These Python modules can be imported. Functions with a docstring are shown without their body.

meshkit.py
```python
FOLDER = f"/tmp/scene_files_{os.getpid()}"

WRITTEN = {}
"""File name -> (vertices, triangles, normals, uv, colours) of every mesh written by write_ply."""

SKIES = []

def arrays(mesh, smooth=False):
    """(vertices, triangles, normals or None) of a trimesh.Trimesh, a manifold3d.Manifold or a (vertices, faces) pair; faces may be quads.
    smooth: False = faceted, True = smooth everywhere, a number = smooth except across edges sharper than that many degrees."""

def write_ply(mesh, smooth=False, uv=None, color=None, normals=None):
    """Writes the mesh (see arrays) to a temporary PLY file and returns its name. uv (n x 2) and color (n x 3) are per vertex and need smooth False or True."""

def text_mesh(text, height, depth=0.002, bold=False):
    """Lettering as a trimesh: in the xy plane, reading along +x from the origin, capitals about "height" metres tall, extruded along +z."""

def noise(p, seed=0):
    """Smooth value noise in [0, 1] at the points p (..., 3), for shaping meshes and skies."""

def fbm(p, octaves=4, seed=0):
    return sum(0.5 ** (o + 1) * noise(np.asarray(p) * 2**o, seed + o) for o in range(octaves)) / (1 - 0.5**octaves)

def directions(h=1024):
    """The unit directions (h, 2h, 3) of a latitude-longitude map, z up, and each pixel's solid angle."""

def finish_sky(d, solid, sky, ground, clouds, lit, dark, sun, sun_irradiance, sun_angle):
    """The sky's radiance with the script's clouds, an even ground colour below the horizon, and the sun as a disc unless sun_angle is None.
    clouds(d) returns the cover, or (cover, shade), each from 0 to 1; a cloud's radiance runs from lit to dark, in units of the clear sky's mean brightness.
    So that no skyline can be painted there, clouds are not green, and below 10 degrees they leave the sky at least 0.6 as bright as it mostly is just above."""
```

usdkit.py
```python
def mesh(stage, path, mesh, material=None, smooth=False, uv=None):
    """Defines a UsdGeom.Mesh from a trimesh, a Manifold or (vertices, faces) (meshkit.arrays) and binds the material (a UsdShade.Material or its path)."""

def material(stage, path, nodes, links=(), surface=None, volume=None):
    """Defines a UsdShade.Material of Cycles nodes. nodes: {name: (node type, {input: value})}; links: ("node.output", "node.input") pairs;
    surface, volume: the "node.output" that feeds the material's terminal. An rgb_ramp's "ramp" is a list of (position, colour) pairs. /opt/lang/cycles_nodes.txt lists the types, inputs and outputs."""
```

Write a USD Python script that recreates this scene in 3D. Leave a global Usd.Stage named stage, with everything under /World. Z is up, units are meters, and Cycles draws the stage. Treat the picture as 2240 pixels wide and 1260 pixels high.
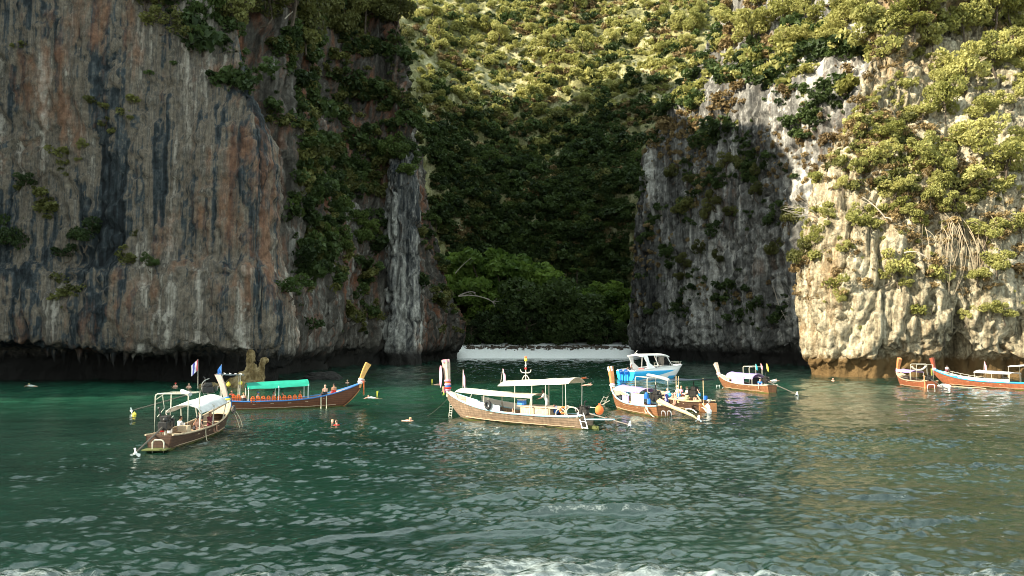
import math, random
import numpy as np, trimesh, manifold3d, usdkit, meshkit
from pxr import Usd, UsdGeom, UsdLux, UsdShade, Sdf, Gf, Vt

stage = Usd.Stage.CreateInMemory()
UsdGeom.SetStageUpAxis(stage, 'Z'); UsdGeom.SetStageMetersPerUnit(stage, 1.0)
UsdGeom.Xform.Define(stage, '/World'); UsdGeom.Scope.Define(stage, '/World/Looks')
# ------------------------------------------------------------------ camera, sky, sun, exposure
CAM_H, FPX, PITCH = 6.3, 1700.0, math.atan(110 / 1700)
EXPOSURE = 1.45
SUN_DIR = np.array([-0.80, -0.33, 0.56]); SUN_DIR /= np.linalg.norm(SUN_DIR)
SUN_I, SKY_S = 1.25, 0.056
cam = UsdGeom.Camera.Define(stage, '/World/camera')
cam.AddTranslateOp().Set((0, 0, CAM_H)); cam.AddRotateXOp().Set(90 + math.degrees(PITCH))
cam.CreateHorizontalApertureAttr(36.0); cam.CreateVerticalApertureAttr(20.25)
cam.CreateFocalLengthAttr(36.0 * FPX / 2240); cam.CreateClippingRangeAttr((0.1, 5000.0)); cam.CreateExposureAttr(EXPOSURE)

def M(name, nodes, links, surface='p.BSDF', volume=None):
    return usdkit.material(stage, '/World/Looks/' + name, nodes, links, surface=surface, volume=volume)

dome = UsdLux.DomeLight.Define(stage, '/World/sky')
sun_el, sun_rot = math.asin(SUN_DIR[2]), math.atan2(SUN_DIR[0], SUN_DIR[1])
sky_mat = M('sky_look', {
    'sky': ('sky_texture', {'sky_type': 'single_scattering', 'sun_disc': False, 'sun_elevation': sun_el, 'sun_rotation': sun_rot, 'aerosol_density': 1.6}),
    'tc': ('texture_coordinate', {}), 'mp': ('mapping', {'scale': (1.6, 1.6, 3.6)}),
    'n': ('noise_texture', {'scale': 1.7, 'detail': 6.0, 'roughness': 0.55}),
    'r': ('rgb_ramp', {'ramp': [(0.36, (0, 0, 0)), (0.60, (0.85, 0.85, 0.85))]}),
    'bw': ('rgb_to_bw', {}), 'mul': ('vector_math', {'math_type': 'scale', 'scale': 1.0}),
    'cl': ('color', {'value': (14.5, 17.2, 17.0)}),
    'mix': ('mix', {}), 'b': ('background_shader', {'strength': SKY_S})},
    [('tc.generated', 'mp.vector'), ('mp.vector', 'n.vector'), ('n.fac', 'r.fac'), ('r.color', 'bw.color'), ('bw.val', 'mix.fac'),
     ('sky.color', 'mix.color1'), ('cl.color', 'mix.color2'), ('mix.color', 'b.color')], surface='b.background')
UsdShade.MaterialBindingAPI.Apply(dome.GetPrim()).Bind(sky_mat)
sun = UsdLux.DistantLight.Define(stage, '/World/sun')
sun.CreateIntensityAttr(SUN_I); sun.CreateAngleAttr(0.5); sun.CreateColorAttr((1.0, 0.92, 0.75))
sun.GetPrim().CreateAttribute('inputs:normalize', Sdf.ValueTypeNames.Bool).Set(True)
zq = Gf.Rotation(Gf.Vec3d(0, 0, 1), Gf.Vec3d(*SUN_DIR.tolist()))
sun.AddTransformOp().Set(Gf.Matrix4d().SetRotate(zq))

# ------------------------------------------------------------------ helpers
R_, U_, F_ = np.array([1., 0, 0]), np.array([0, -math.sin(PITCH), math.cos(PITCH)]), np.array([0, math.cos(PITCH), math.sin(PITCH)])
def ray(px, py):
    d = F_ * FPX + R_ * (px - 1120) + U_ * (630 - py)
    return d / np.linalg.norm(d)
def on_z(px, py, z=0.0):                       # the point at height z that the photograph shows at this pixel
    d = ray(px, py); t = (z - CAM_H) / d[2]
    return np.array([0, 0, CAM_H]) + d * t
def at_y(px, py, Y):                           # the point at depth Y
    d = ray(px, py)
    return np.array([0, 0, CAM_H]) + d * (Y / d[1])
def project(P):
    P = np.asarray(P, float) - np.array([0, 0, CAM_H])
    w = P @ F_
    return np.stack([1120 + FPX * (P @ R_) / w, 630 - FPX * (P @ U_) / w, w], -1)

names = {}
def numbered(parent, name):
    k = (str(parent), name); n = names.get(k, 0); names[k] = n + 1
    return f'{parent}/{name}' if n == 0 else f'{parent}/{name}_{n:03d}'
def path_of(p):
    return '/World' if p is None else str(p.GetPath())
def tag(o, label=None, cat=None, group=None, kind=None):
    for k, v in (('label', label), ('category', cat), ('group', group), ('kind', kind)):
        if v: o.SetCustomDataByKey(k, v)
    return o
def thing(name, label, cat, loc=(0, 0, 0), rz=0.0, group=None, rx=0.0, ry=0.0, scale=None):
    x = UsdGeom.Xform.Define(stage, numbered('/World', name))
    x.AddTranslateOp().Set(Gf.Vec3d(*map(float, loc)))
    if rz or rx or ry: x.AddRotateXYZOp().Set((math.degrees(rx), math.degrees(ry), math.degrees(rz)))
    if scale is not None: x.AddScaleOp().Set(Gf.Vec3f(*([scale] * 3 if np.ndim(scale) == 0 else scale)))
    return tag(x.GetPrim(), label, cat, group)
def dup(src, name, label, loc, rz=0.0, group=None, scale=None, rx=0.0, ry=0.0):
    r = thing(name, label, src.GetCustomDataByKey('category'), loc, rz, group or src.GetCustomDataByKey('group'), rx, ry, scale)
    r.GetReferences().AddInternalReference(src.GetPath())
    r.SetInstanceable(True)
    return r
def obj(name, mesh, m, parent=None, smooth=False, label=None):
    g = usdkit.mesh(stage, numbered(path_of(parent), name), mesh, m, smooth=smooth).GetPrim()
    if label: g.SetCustomDataByKey('label', label)
    return g

def cat(ms):
    return trimesh.util.concatenate([m for m in ms if m is not None])
def grid_faces(nu, nv, flip=False):
    i = np.arange(nu * nv).reshape(nu, nv)
    f = np.stack([i[:-1, :-1], i[1:, :-1], i[1:, 1:], i[:-1, 1:]], -1).reshape(-1, 4)
    return f[:, ::-1] if flip else f
def tri(v, f):
    f = np.asarray(f)
    if f.shape[1] == 4: f = np.vstack([f[:, [0, 1, 2]], f[:, [0, 2, 3]]])
    return trimesh.Trimesh(np.asarray(v, float), f, process=False)
def tube(pts, r, n=6, caps=True):
    pts = np.asarray(pts, float); r = np.broadcast_to(np.asarray(r, float), (len(pts),))
    t = np.gradient(pts, axis=0); t /= np.maximum(np.linalg.norm(t, axis=1, keepdims=True), 1e-9)
    ref = np.array([0, 0, 1.0]) if abs(t[:, 2]).mean() < 0.8 else np.array([1.0, 0, 0])
    a = np.cross(t, ref); a /= np.maximum(np.linalg.norm(a, axis=1, keepdims=True), 1e-9); b = np.cross(t, a)
    ang = np.arange(n) / n * 2 * np.pi
    ring = pts[:, None] + r[:, None, None] * (a[:, None] * np.cos(ang)[None, :, None] + b[:, None] * np.sin(ang)[None, :, None])
    v = ring.reshape(-1, 3); k = np.arange(len(pts) * n).reshape(len(pts), n); kn = np.roll(k, -1, 1)
    f = np.stack([k[:-1], kn[:-1], kn[1:], k[1:]], -1).reshape(-1, 4)
    f = np.vstack([f[:, [0, 1, 2]], f[:, [0, 2, 3]]])
    if caps:
        v = np.vstack([v, pts[:1], pts[-1:]]); c0, c1 = len(v) - 2, len(v) - 1
        f = np.vstack([f, np.stack([kn[0], k[0], np.full(n, c0)], -1), np.stack([k[-1], kn[-1], np.full(n, c1)], -1)])
    return trimesh.Trimesh(v, f, process=False)
def rod(a, b, r=0.03, n=6):
    return tube([a, b], r, n)
def bez(pts, n=12):                            # a smooth curve through the points
    from scipy.interpolate import CubicSpline
    pts = np.asarray(pts, float); t = np.r_[0, np.cumsum(np.linalg.norm(np.diff(pts, axis=0), axis=1))]
    return CubicSpline(t, pts)(np.linspace(0, t[-1], n))
def box(size, loc=(0, 0, 0), ch=0.0, rz=0.0, ry=0.0, rx=0.0):
    sx, sy, sz = [s / 2 for s in size]; c = min(ch, sx * .9, sy * .9, sz * .9)
    if c > 0:
        p = []
        for X in (-1, 1):
            for Y in (-1, 1):
                for Z in (-1, 1):
                    p += [(X * (sx - c), Y * (sy - c), Z * sz), (X * (sx - c), Y * sy, Z * (sz - c)), (X * sx, Y * (sy - c), Z * (sz - c))]
        m = trimesh.convex.convex_hull(np.array(p))
    else: m = trimesh.creation.box(size)
    m.apply_transform(trimesh.transformations.euler_matrix(rx, ry, rz)); m.apply_translation(loc)
    return m
def ball(c, r, sub=2, scale=(1, 1, 1)):
    m = trimesh.creation.icosphere(sub, r); m.apply_scale(scale); m.apply_translation(c); return m
def torus(R, r, loc, nrm=(0, 0, 1), nu=20, nv=8):
    a, b = np.meshgrid(np.arange(nu) / nu * 2 * np.pi, np.arange(nv) / nv * 2 * np.pi, indexing='ij')
    v = np.stack([(R + r * np.cos(b)) * np.cos(a), (R + r * np.cos(b)) * np.sin(a), r * np.sin(b)], -1).reshape(-1, 3)
    k = np.arange(nu * nv).reshape(nu, nv); f = np.stack([k, np.roll(k, -1, 0), np.roll(np.roll(k, -1, 0), -1, 1), np.roll(k, -1, 1)], -1).reshape(-1, 4)
    m = tri(v, f); m.apply_transform(trimesh.geometry.align_vectors([0, 0, 1], nrm)); m.apply_translation(loc); return m
def sheet(P, th=0.02):                         # a thin closed slab from a grid of points (nu, nv, 3)
    P = np.asarray(P, float); nu, nv = P.shape[:2]
    du, dv = np.gradient(P, axis=0), np.gradient(P, axis=1); n = np.cross(du, dv); n /= np.maximum(np.linalg.norm(n, axis=-1, keepdims=True), 1e-9)
    v = np.vstack([(P + n * th / 2).reshape(-1, 3), (P - n * th / 2).reshape(-1, 3)]); k = np.arange(nu * nv).reshape(nu, nv); o = nu * nv
    f = [grid_faces(nu, nv), grid_faces(nu, nv, True) + o]
    loop = np.r_[k[:, 0], k[-1, 1:], k[-2::-1, -1], k[0, -2:0:-1]]; nx = np.roll(loop, -1)
    f.append(np.stack([nx, loop, loop + o, nx + o], -1))
    return tri(v, np.vstack(f))

# ------------------------------------------------------------------ materials
def plain(name, col, rough=0.6, var=0.25, scale=6.0, spec=0.4, metal=0.0, bump=0.0, trans=0.0, space='object'):
    n = {'tc': ('texture_coordinate', {}), 'n': ('noise_texture', {'scale': scale, 'detail': 5.0, 'roughness': 0.6}),
         'r': ('rgb_ramp', {'ramp': [(0.25, tuple(c * (1 - var) for c in col)), (0.75, tuple(min(c * (1 + var), 0.95) for c in col))]}),
         'p': ('principled_bsdf', {'roughness': rough, 'specular_ior_level': spec, 'metallic': metal})}
    l = [('tc.object', 'n.vector'), ('n.fac', 'r.fac'), ('r.color', 'p.base_color')]
    if bump:
        n['b'] = ('bump', {'strength': 0.6, 'distance': bump}); l += [('n.fac', 'b.height'), ('b.normal', 'p.normal')]
    if trans:
        n['t'] = ('translucent_bsdf', {}); n['m'] = ('mix_closure', {'fac': trans}); l += [('r.color', 't.color'), ('p.BSDF', 'm.closure1'), ('t.BSDF', 'm.closure2')]
        return M(name, n, l, 'm.closure')
    return M(name, n, l)
# ------------------------------------------------------------------ rock looks
def rock(name, ramp, rust, rust_amt, streak=(0.42, 0.42, 0.022), grain=0.35, bumpd=0.35, base_dark=None, patch=0.05, big=0.85, fine_streak=.5, rt=(.26, .40)):
    n = {'g': ('geometry', {}),
         'm1': ('mapping', {'scale': streak}), 'n1': ('noise_texture', {'scale': 1.0, 'detail': 7.0, 'roughness': 0.62, 'distortion': 0.25}),
         'm1b': ('mapping', {'scale': (0.06, 0.06, 0.016), 'location': (3.1, 7.7, 1.3)}), 'n1b': ('noise_texture', {'scale': 1.0, 'detail': 3.0}),
         'add': ('math', {'math_type': 'multiply_add', 'value2': big, 'value3': -.49 * big}), 'sum0': ('math', {'math_type': 'add'}), 'm1c': ('mapping', {'scale': (streak[0] * 3.4, streak[1] * 3.4, streak[2] * 1.6)}), 'n1c': ('noise_texture', {'scale': 1.0, 'detail': 5.0, 'roughness': 0.6}), 'sum': ('math', {'math_type': 'multiply_add', 'value2': fine_streak}), 'off': ('math', {'math_type': 'subtract', 'value2': fine_streak * .5}),
         'r1': ('rgb_ramp', {'ramp': ramp}),
         'n2': ('noise_texture', {'scale': patch, 'detail': 5.0, 'roughness': 0.6}),
         'm2': ('mapping', {'scale': (0.5, 0.5, 0.09)}), 'n2b': ('noise_texture', {'scale': 1.0, 'detail': 6.0, 'roughness': 0.65}),
         'mm': ('math', {'math_type': 'multiply'}), 'r2': ('rgb_ramp', {'ramp': [(rt[0], (0, 0, 0)), (rt[1], (rust_amt,) * 3)]}), 'bw': ('rgb_to_bw', {}),
         'mx': ('mix', {'color2': rust}),
         'n3': ('noise_texture', {'scale': 1.7, 'detail': 8.0, 'roughness': 0.7}), 'r3': ('rgb_ramp', {'ramp': [(0.3, (1 - grain * 1.5,) * 3), (0.68, (1 + grain * .4,) * 3)]}),
         'mu': ('mix', {'mix_type': 'multiply', 'fac': 1.0}),
         'bh': ('math', {'math_type': 'multiply_add', 'value2': 0.8}), 'b': ('bump', {'strength': 0.9, 'distance': bumpd}),
         'p': ('principled_bsdf', {'roughness': 0.88, 'specular_ior_level': 0.2})}
    l = [('g.position', 'm1.vector'), ('m1.vector', 'n1.vector'), ('g.position', 'm1b.vector'), ('m1b.vector', 'n1b.vector'),
         ('n1b.fac', 'add.value1'), ('add.value', 'sum0.value1'), ('n1.fac', 'sum0.value2'), ('sum0.value', 'off.value1'), ('g.position', 'm1c.vector'), ('m1c.vector', 'n1c.vector'), ('n1c.fac', 'sum.value1'), ('off.value', 'sum.value3'), ('sum.value', 'r1.fac'),
         ('g.position', 'n2.vector'), ('g.position', 'm2.vector'), ('m2.vector', 'n2b.vector'), ('n2.fac', 'mm.value1'), ('n2b.fac', 'mm.value2'),
         ('mm.value', 'r2.fac'), ('r2.color', 'bw.color'), ('bw.val', 'mx.fac'), ('r1.color', 'mx.color1'),
         ('g.position', 'n3.vector'), ('n3.fac', 'r3.fac'), ('mx.color', 'mu.color1'), ('r3.color', 'mu.color2'), ('mu.color', 'p.base_color'),
         ('n3.fac', 'bh.value1'), ('n1.fac', 'bh.value3'), ('bh.value', 'b.height'), ('b.normal', 'p.normal')]
    if base_dark:                                # foot of the rock tinted with the given colour up to a ragged height
        n |= {'sx': ('separate_xyz', {}), 'wv': ('math', {'math_type': 'multiply_add', 'value2': 2.2}), 'mr': ('map_range', {'from_min': base_dark[0], 'from_max': base_dark[1], 'to_min': 1.0, 'to_max': 0.0, 'clamp': True}), 'md': ('mix', {'color2': base_dark[2]})}
        l = [x for x in l if x != ('mu.color', 'p.base_color')]
        l += [('g.position', 'sx.vector'), ('n3.fac', 'wv.value1'), ('sx.z', 'wv.value3'), ('wv.value', 'mr.value'), ('mr.result', 'md.fac'), ('mu.color', 'md.color1'), ('md.color', 'p.base_color')]
    return M(name, n, l)
ROCK_LEFT = rock('streaked_limestone', [(0.22, (0.009, 0.011, 0.012)), (0.36, (0.026, 0.033, 0.036)), (0.43, (0.060, 0.066, 0.066)), (0.47, (0.120, 0.098, 0.074)), (0.54, (0.180, 0.146, 0.108)), (0.60, (0.085, 0.077, 0.066)), (0.66, (0.205, 0.175, 0.137)), (0.80, (0.40, 0.36, 0.30))],
                 (0.22, 0.10, 0.05), 0.62, base_dark=(4.5, 6.5, (0.018, 0.016, 0.014)), big=1.6, fine_streak=.8, rt=(.275, .37))
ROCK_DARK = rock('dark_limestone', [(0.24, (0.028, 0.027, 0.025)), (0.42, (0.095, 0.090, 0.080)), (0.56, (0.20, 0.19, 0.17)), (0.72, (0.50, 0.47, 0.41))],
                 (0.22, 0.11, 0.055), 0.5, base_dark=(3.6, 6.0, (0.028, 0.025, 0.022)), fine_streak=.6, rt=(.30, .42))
ROCK_PALE = rock('pale_limestone', [(0.26, (0.085, 0.070, 0.048)), (0.40, (0.22, 0.18, 0.115)), (0.56, (0.40, 0.34, 0.225)), (0.76, (0.57, 0.50, 0.36))],
                 (0.33, 0.20, 0.09), 0.7, streak=(0.55, 0.55, 0.04), bumpd=0.6, grain=0.5, base_dark=(3.9, 5.0, (0.13, 0.08, 0.032)), fine_streak=.95)
ROCK_HILL = rock('hillside_rock', [(0.30, (0.07, 0.07, 0.028)), (0.5, (0.21, 0.20, 0.085)), (0.72, (0.46, 0.42, 0.24))], (0.22, 0.19, 0.07), 0.7, streak=(0.3, 0.3, 0.05))

def resample(prof, n):
    p = np.asarray(prof, float); t = np.r_[0, np.cumsum(np.linalg.norm(np.diff(p, axis=0), axis=1))]
    return t, p
def sweep(stations, du, zs, disp, seed, amp=1.0):
    """stations: (x, y, outward direction, profile [(out, z), ...] all with the same number of points). Returns grid of points."""
    from scipy.interpolate import PchipInterpolator as PI_
    B = np.array([s[:2] for s in stations], float); D = np.array([np.array(s[2], float) / np.linalg.norm(s[2]) for s in stations])
    Pf = np.array([s[3] for s in stations], float)
    t = np.r_[0, np.cumsum(np.linalg.norm(np.diff(B, axis=0), axis=1))]; T = np.arange(0, t[-1], du)
    b, d, pf = PI_(t, B)(T), PI_(t, D)(T), PI_(t, Pf)(T); d /= np.linalg.norm(d, axis=1, keepdims=True)
    k = Pf.shape[1]; seg = np.linalg.norm(np.diff(Pf, axis=1), axis=2).mean(0); s = np.r_[0, np.cumsum(seg)]
    S = np.concatenate([np.linspace(s[i], s[i + 1], max(2, int(seg[i] / zs[min(i, len(zs) - 1)])), endpoint=False) for i in range(k - 1)] + [[s[-1]]])
    q = PI_(s, pf, axis=1)(S)                   # (T, S, 2)
    P = np.concatenate([b[:, None] + d[:, None] * q[..., :1], q[..., 1:]], -1)
    n = np.cross(np.gradient(P, axis=0), np.gradient(P, axis=1)); n /= np.maximum(np.linalg.norm(n, axis=-1, keepdims=True), 1e-9)
    P = P + n * (disp(P, seed) * amp)[..., None]
    return P
def ridged(p, o=4, seed=0):
    return 1 - np.abs(2 * meshkit.fbm(p, o, seed) - 1)
def blocky(n, k=7):
    x = n * k; f = np.floor(x); t = x - f
    return (f + np.clip((t - .5) * 4 + .5, 0, 1)) / k
def cliff_disp(P, seed, big=2.2, flute=1.5, fine=0.55, crack=1.0):
    a = (meshkit.fbm(P * np.array([.075, .075, .03]), 3, seed) - .5) * 2 * big
    f = (blocky(meshkit.fbm(P * np.array([.26, .26, .03]), 3, seed + 11), 9) - .5) * 2 * flute
    w = P + (meshkit.noise(P * .25, seed + 5)[..., None] - .5) * 3
    r = -np.clip(ridged(w * np.array([.30, .30, .05]), 3, seed + 23) - .80, 0, 1) * 5.5 * crack
    r2 = -np.clip(ridged(w * np.array([.7, .7, .16]), 2, seed + 29) - .84, 0, 1) * 3.4 * crack
    c = (meshkit.fbm(P * np.array([.9, .9, .55]), 4, seed + 37) - .5) * 2 * fine
    g = (blocky(meshkit.fbm(P * np.array([.5, .5, .9]), 3, seed + 44), 8) - .5) * fine * 1.5
    h = (meshkit.fbm(P * np.array([.05, .05, .4]), 3, seed + 51) - .5) * fine * 1.2
    r3 = (ridged(w * np.array([1.15, 1.15, .07]), 2, seed + 61) - .7) * .55 * min(crack, 1)
    return a + f + r + r2 + r3 + c + g + h
def hill_disp(P, seed):
    return (meshkit.fbm(P * .035, 5, seed) - .5) * 16 + (meshkit.fbm(P * .2, 4, seed + 3) - .5) * 5 + (ridged(P * np.array([.12, .12, .05]), 4, seed + 9) - .7) * 5

def terrain(name, P, m, label=None):
    g = obj(name, tri(P.reshape(-1, 3), grid_faces(*P.shape[:2])), m, smooth=True)
    tag(g, label, None, None, 'structure'); SHEETS[name] = P
    return g
SHEETS = {}
# --- the streaked cliff at the left, hollowed out at the water
def PL(lip, notch, back, lean=0.0, ledge=1.3, top=0.0):
    return [(-notch, -1.5), (-notch, lip * .45), (-notch * .55, lip * .82), (0, lip), (0.9, lip + 4), (0.2, 15.5), (-ledge, 17.6), (-ledge + .2 + lean * .2, 30), (lean, 48), (lean * 1.6 + top, 72), (-back * .4, 98), (-back, 118)]
P_left = sweep([
    (-230, 16, (0.5, -1), PL(6, 9, 40)), (-160, 38, (0.5, -1), PL(7, 11, 30)), (-114, 63, (0.5, -1), PL(7.5, 9, 22)), (-98, 75, (0.8, -.7), PL(7.2, 6, 20)), (-90, 88, (1, -.3), PL(7.2, 8, 25)), (-82, 103, (0.6, -1), PL(7.2, 10, 45, 1.5)), (-68, 107.5, (0.05, -1), PL(6.0, 12, 50, 1.0)),  # leftmost stations lie out of view, added to shade the cliff face
    (-54, 106, (0.0, -1), PL(5.0, 11, 50, -1.0)), (-46, 105, (0.1, -1), PL(5.2, 9, 50, -3.0)), (-39, 104, (0.35, -1), PL(4.6, 6, 50, -6.0)),
    (-34.0, 104.5, (0.8, -.9), [(-3, -1.5), (-2.5, 1.5), (-.6, 3.2), (.6, 4.5), (1.2, 8), (.3, 15), (-1.4, 19), (-1.2, 30), (-8, 47), (-18, 70), (-30, 95), (-50, 112)]),
    (-32.0, 110, (1, -.2), [(-3, -1.5), (-2.5, 1.5), (-.6, 3.2), (.6, 4.5), (1.0, 8), (-.6, 15), (-1.6, 19), (-1.4, 30), (-9, 47), (-20, 70), (-34, 95), (-50, 112)]),
    (-37.5, 124, (1, -.1), [(-3, -1.5), (-2.5, 1.5), (-.6, 3.2), (0, 4.5), (0, 8), (0, 15), (-1, 19), (-3, 30), (-10, 47), (-20, 70), (-34, 95), (-50, 112)])],
    0.33, (0.5, 0.35, 0.35, 0.33, 0.33, 0.3, 0.33, 0.33, 0.4, 1.5, 2.0), lambda P, s: cliff_disp(P, s, 1.9, .75, .45, .55), 3)
terrain('left_cliff', P_left, ROCK_LEFT)
# --- the wooded wall behind it, with a grey pillar, down to the headland beside the beach
def PB(h, back, b0=2.5, lean=0.0, top=1.45):
    return [(-b0, -1.5), (-b0, 1.8), (0, 4.5), (.8, 9), (0, h * .5), (lean, h), (lean - back * .11, h + back * .52), (lean - back * .28, h + back * 1.25), (lean - back, h + back * top)]
P_lback = sweep([
    (-52, 122, (1, -.4), PB(46, 70)), (-38, 132, (1, -.5), PB(50, 75, 4)), (-36, 152, (1, -.4), PB(44, 80, 4, -3)), (-36, 172, (1, -.5), PB(34, 80, 4, -5, top=2.3)), (-33, 184, (.7, -1), PB(36, 85, 3, -3, top=2.3)), (-29.5, 187.5, (.4, -1), PB(46, 85, 2, -1, top=2.3)), (-24.5, 188, (.6, -1), PB(48, 85, 2, -1, top=2.3)),
    (-22.3, 193, (1, -.3), PB(44, 90, 2, -2, top=2.3)), (-22.5, 206, (1, -.3), PB(34, 90, 3, -6, top=2.3)), (-19, 228, (1, -.3), PB(30, 95, 3, -7, top=2.3)), (-15.3, 246, (1, -.3), PB(26, 95, 2.5, -7, top=2.3)), (-17, 254, (1, .2), PB(24, 95, 2, -7, top=2.3)), (-31, 266, (.8, .1), PB(26, 90, 2, -5, top=2.3)), (-30, 282, (1, .2), PB(44, 90, 2, -3, top=2.3)), (-36, 300, (1, .4), PB(70, 90, 2, -3, top=2.0)), (-60, 325, (1, .6), PB(80, 90, 2, -3, top=2.0))],  # hidden stations past the headland are added to shade the hillside
    0.5, (0.6, 0.5, 0.5, 0.45, 0.5, 0.6, 1.2, 1.6), lambda P, s: cliff_disp(P, s, 3.0, 1.3, .7) * np.clip(1.15 - P[..., 2] / 400, .5, 1) + (P[..., 2] > 45) * (meshkit.fbm(P * .09, 4, 77) - .5) * np.clip((P[..., 2] - 45) / 20, 0, 1) * 9, 5)
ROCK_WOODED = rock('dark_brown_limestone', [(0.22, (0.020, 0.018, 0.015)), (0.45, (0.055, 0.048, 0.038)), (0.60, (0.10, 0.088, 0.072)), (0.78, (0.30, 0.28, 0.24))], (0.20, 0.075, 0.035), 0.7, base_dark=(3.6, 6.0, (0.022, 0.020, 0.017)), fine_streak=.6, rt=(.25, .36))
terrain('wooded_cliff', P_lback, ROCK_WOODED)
# --- the pale fluted pillar standing out of the wooded wall
def PP_(o): return [(o, -1), (o + .2, 8), (o - .1, 20), (o, 36), (o - 1.0, 47), (o - 6, 56)]
P_pil = sweep([(-32.0, 192, (-.8, -.6), PP_(-.4)), (-30.4, 186.8, (-.5, -1), PP_(0)), (-27.6, 184.6, (.1, -1), PP_(.3)), (-24.6, 185.2, (.5, -1), PP_(.2)), (-22.4, 188.6, (1, -.3), PP_(0)), (-22.6, 193, (1, .2), PP_(-.5))], 0.35, (.45, .4, .4, .4, .5), lambda P, s: cliff_disp(P, s, 1.0, .9, .35, 1.1), 33)
# --- the steep hillside behind the beach
HPL = [(0, -1), (-3, 16), (-8, 48), (-16, 90), (-40, 130), (-80, 165), (-120, 200), (-160, 230)]
HP = [(0, -1), (-3, 12), (-9, 34), (-20, 70), (-44, 108), (-88, 158), (-135, 212), (-170, 245)]
P_back = sweep([(-190, 240, (.6, -1), HPL), (-120, 262, (.5, -1), HPL), (-56, 274, (.3, -1), HPL), (-15, 302, (.1, -1), HP), (18, 305, (0, -1), HP), (50, 288, (-.4, -1), HP), (95, 275, (-.3, -1), HP), (170, 262, (-.2, -1), HP), (260, 250, (-.2, -1), HP)],
    1.1, (1.2, 1.2, 1.2, 1.3, 1.6, 2.2, 3), hill_disp, 8)
terrain('back_hillside', P_back, ROCK_HILL)
# --- the grey wall in shade right of the beach
def PR(h, lean=0.0, b0=2.2, back=95):
    return [(-b0, -1.5), (-b0, 2.0), (0, 4.2), (.8, 9), (0, h * .5), (lean, h), (lean - back * .3, h + back * .45), (lean - back * .65, h + back * .95), (lean - back, h + back * 1.3)]
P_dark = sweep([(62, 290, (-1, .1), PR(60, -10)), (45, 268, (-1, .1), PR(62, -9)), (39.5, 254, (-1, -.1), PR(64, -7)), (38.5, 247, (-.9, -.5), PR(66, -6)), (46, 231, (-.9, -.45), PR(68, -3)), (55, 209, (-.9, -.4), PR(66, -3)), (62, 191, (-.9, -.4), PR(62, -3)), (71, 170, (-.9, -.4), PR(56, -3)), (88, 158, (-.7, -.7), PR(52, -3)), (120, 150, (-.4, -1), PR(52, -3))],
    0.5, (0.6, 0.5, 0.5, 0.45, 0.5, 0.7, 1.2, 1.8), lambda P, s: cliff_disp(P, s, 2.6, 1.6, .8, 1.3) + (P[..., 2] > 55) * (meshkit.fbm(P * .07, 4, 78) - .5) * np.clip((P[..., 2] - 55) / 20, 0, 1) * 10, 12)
terrain('grey_cliff', P_dark, ROCK_DARK)
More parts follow.
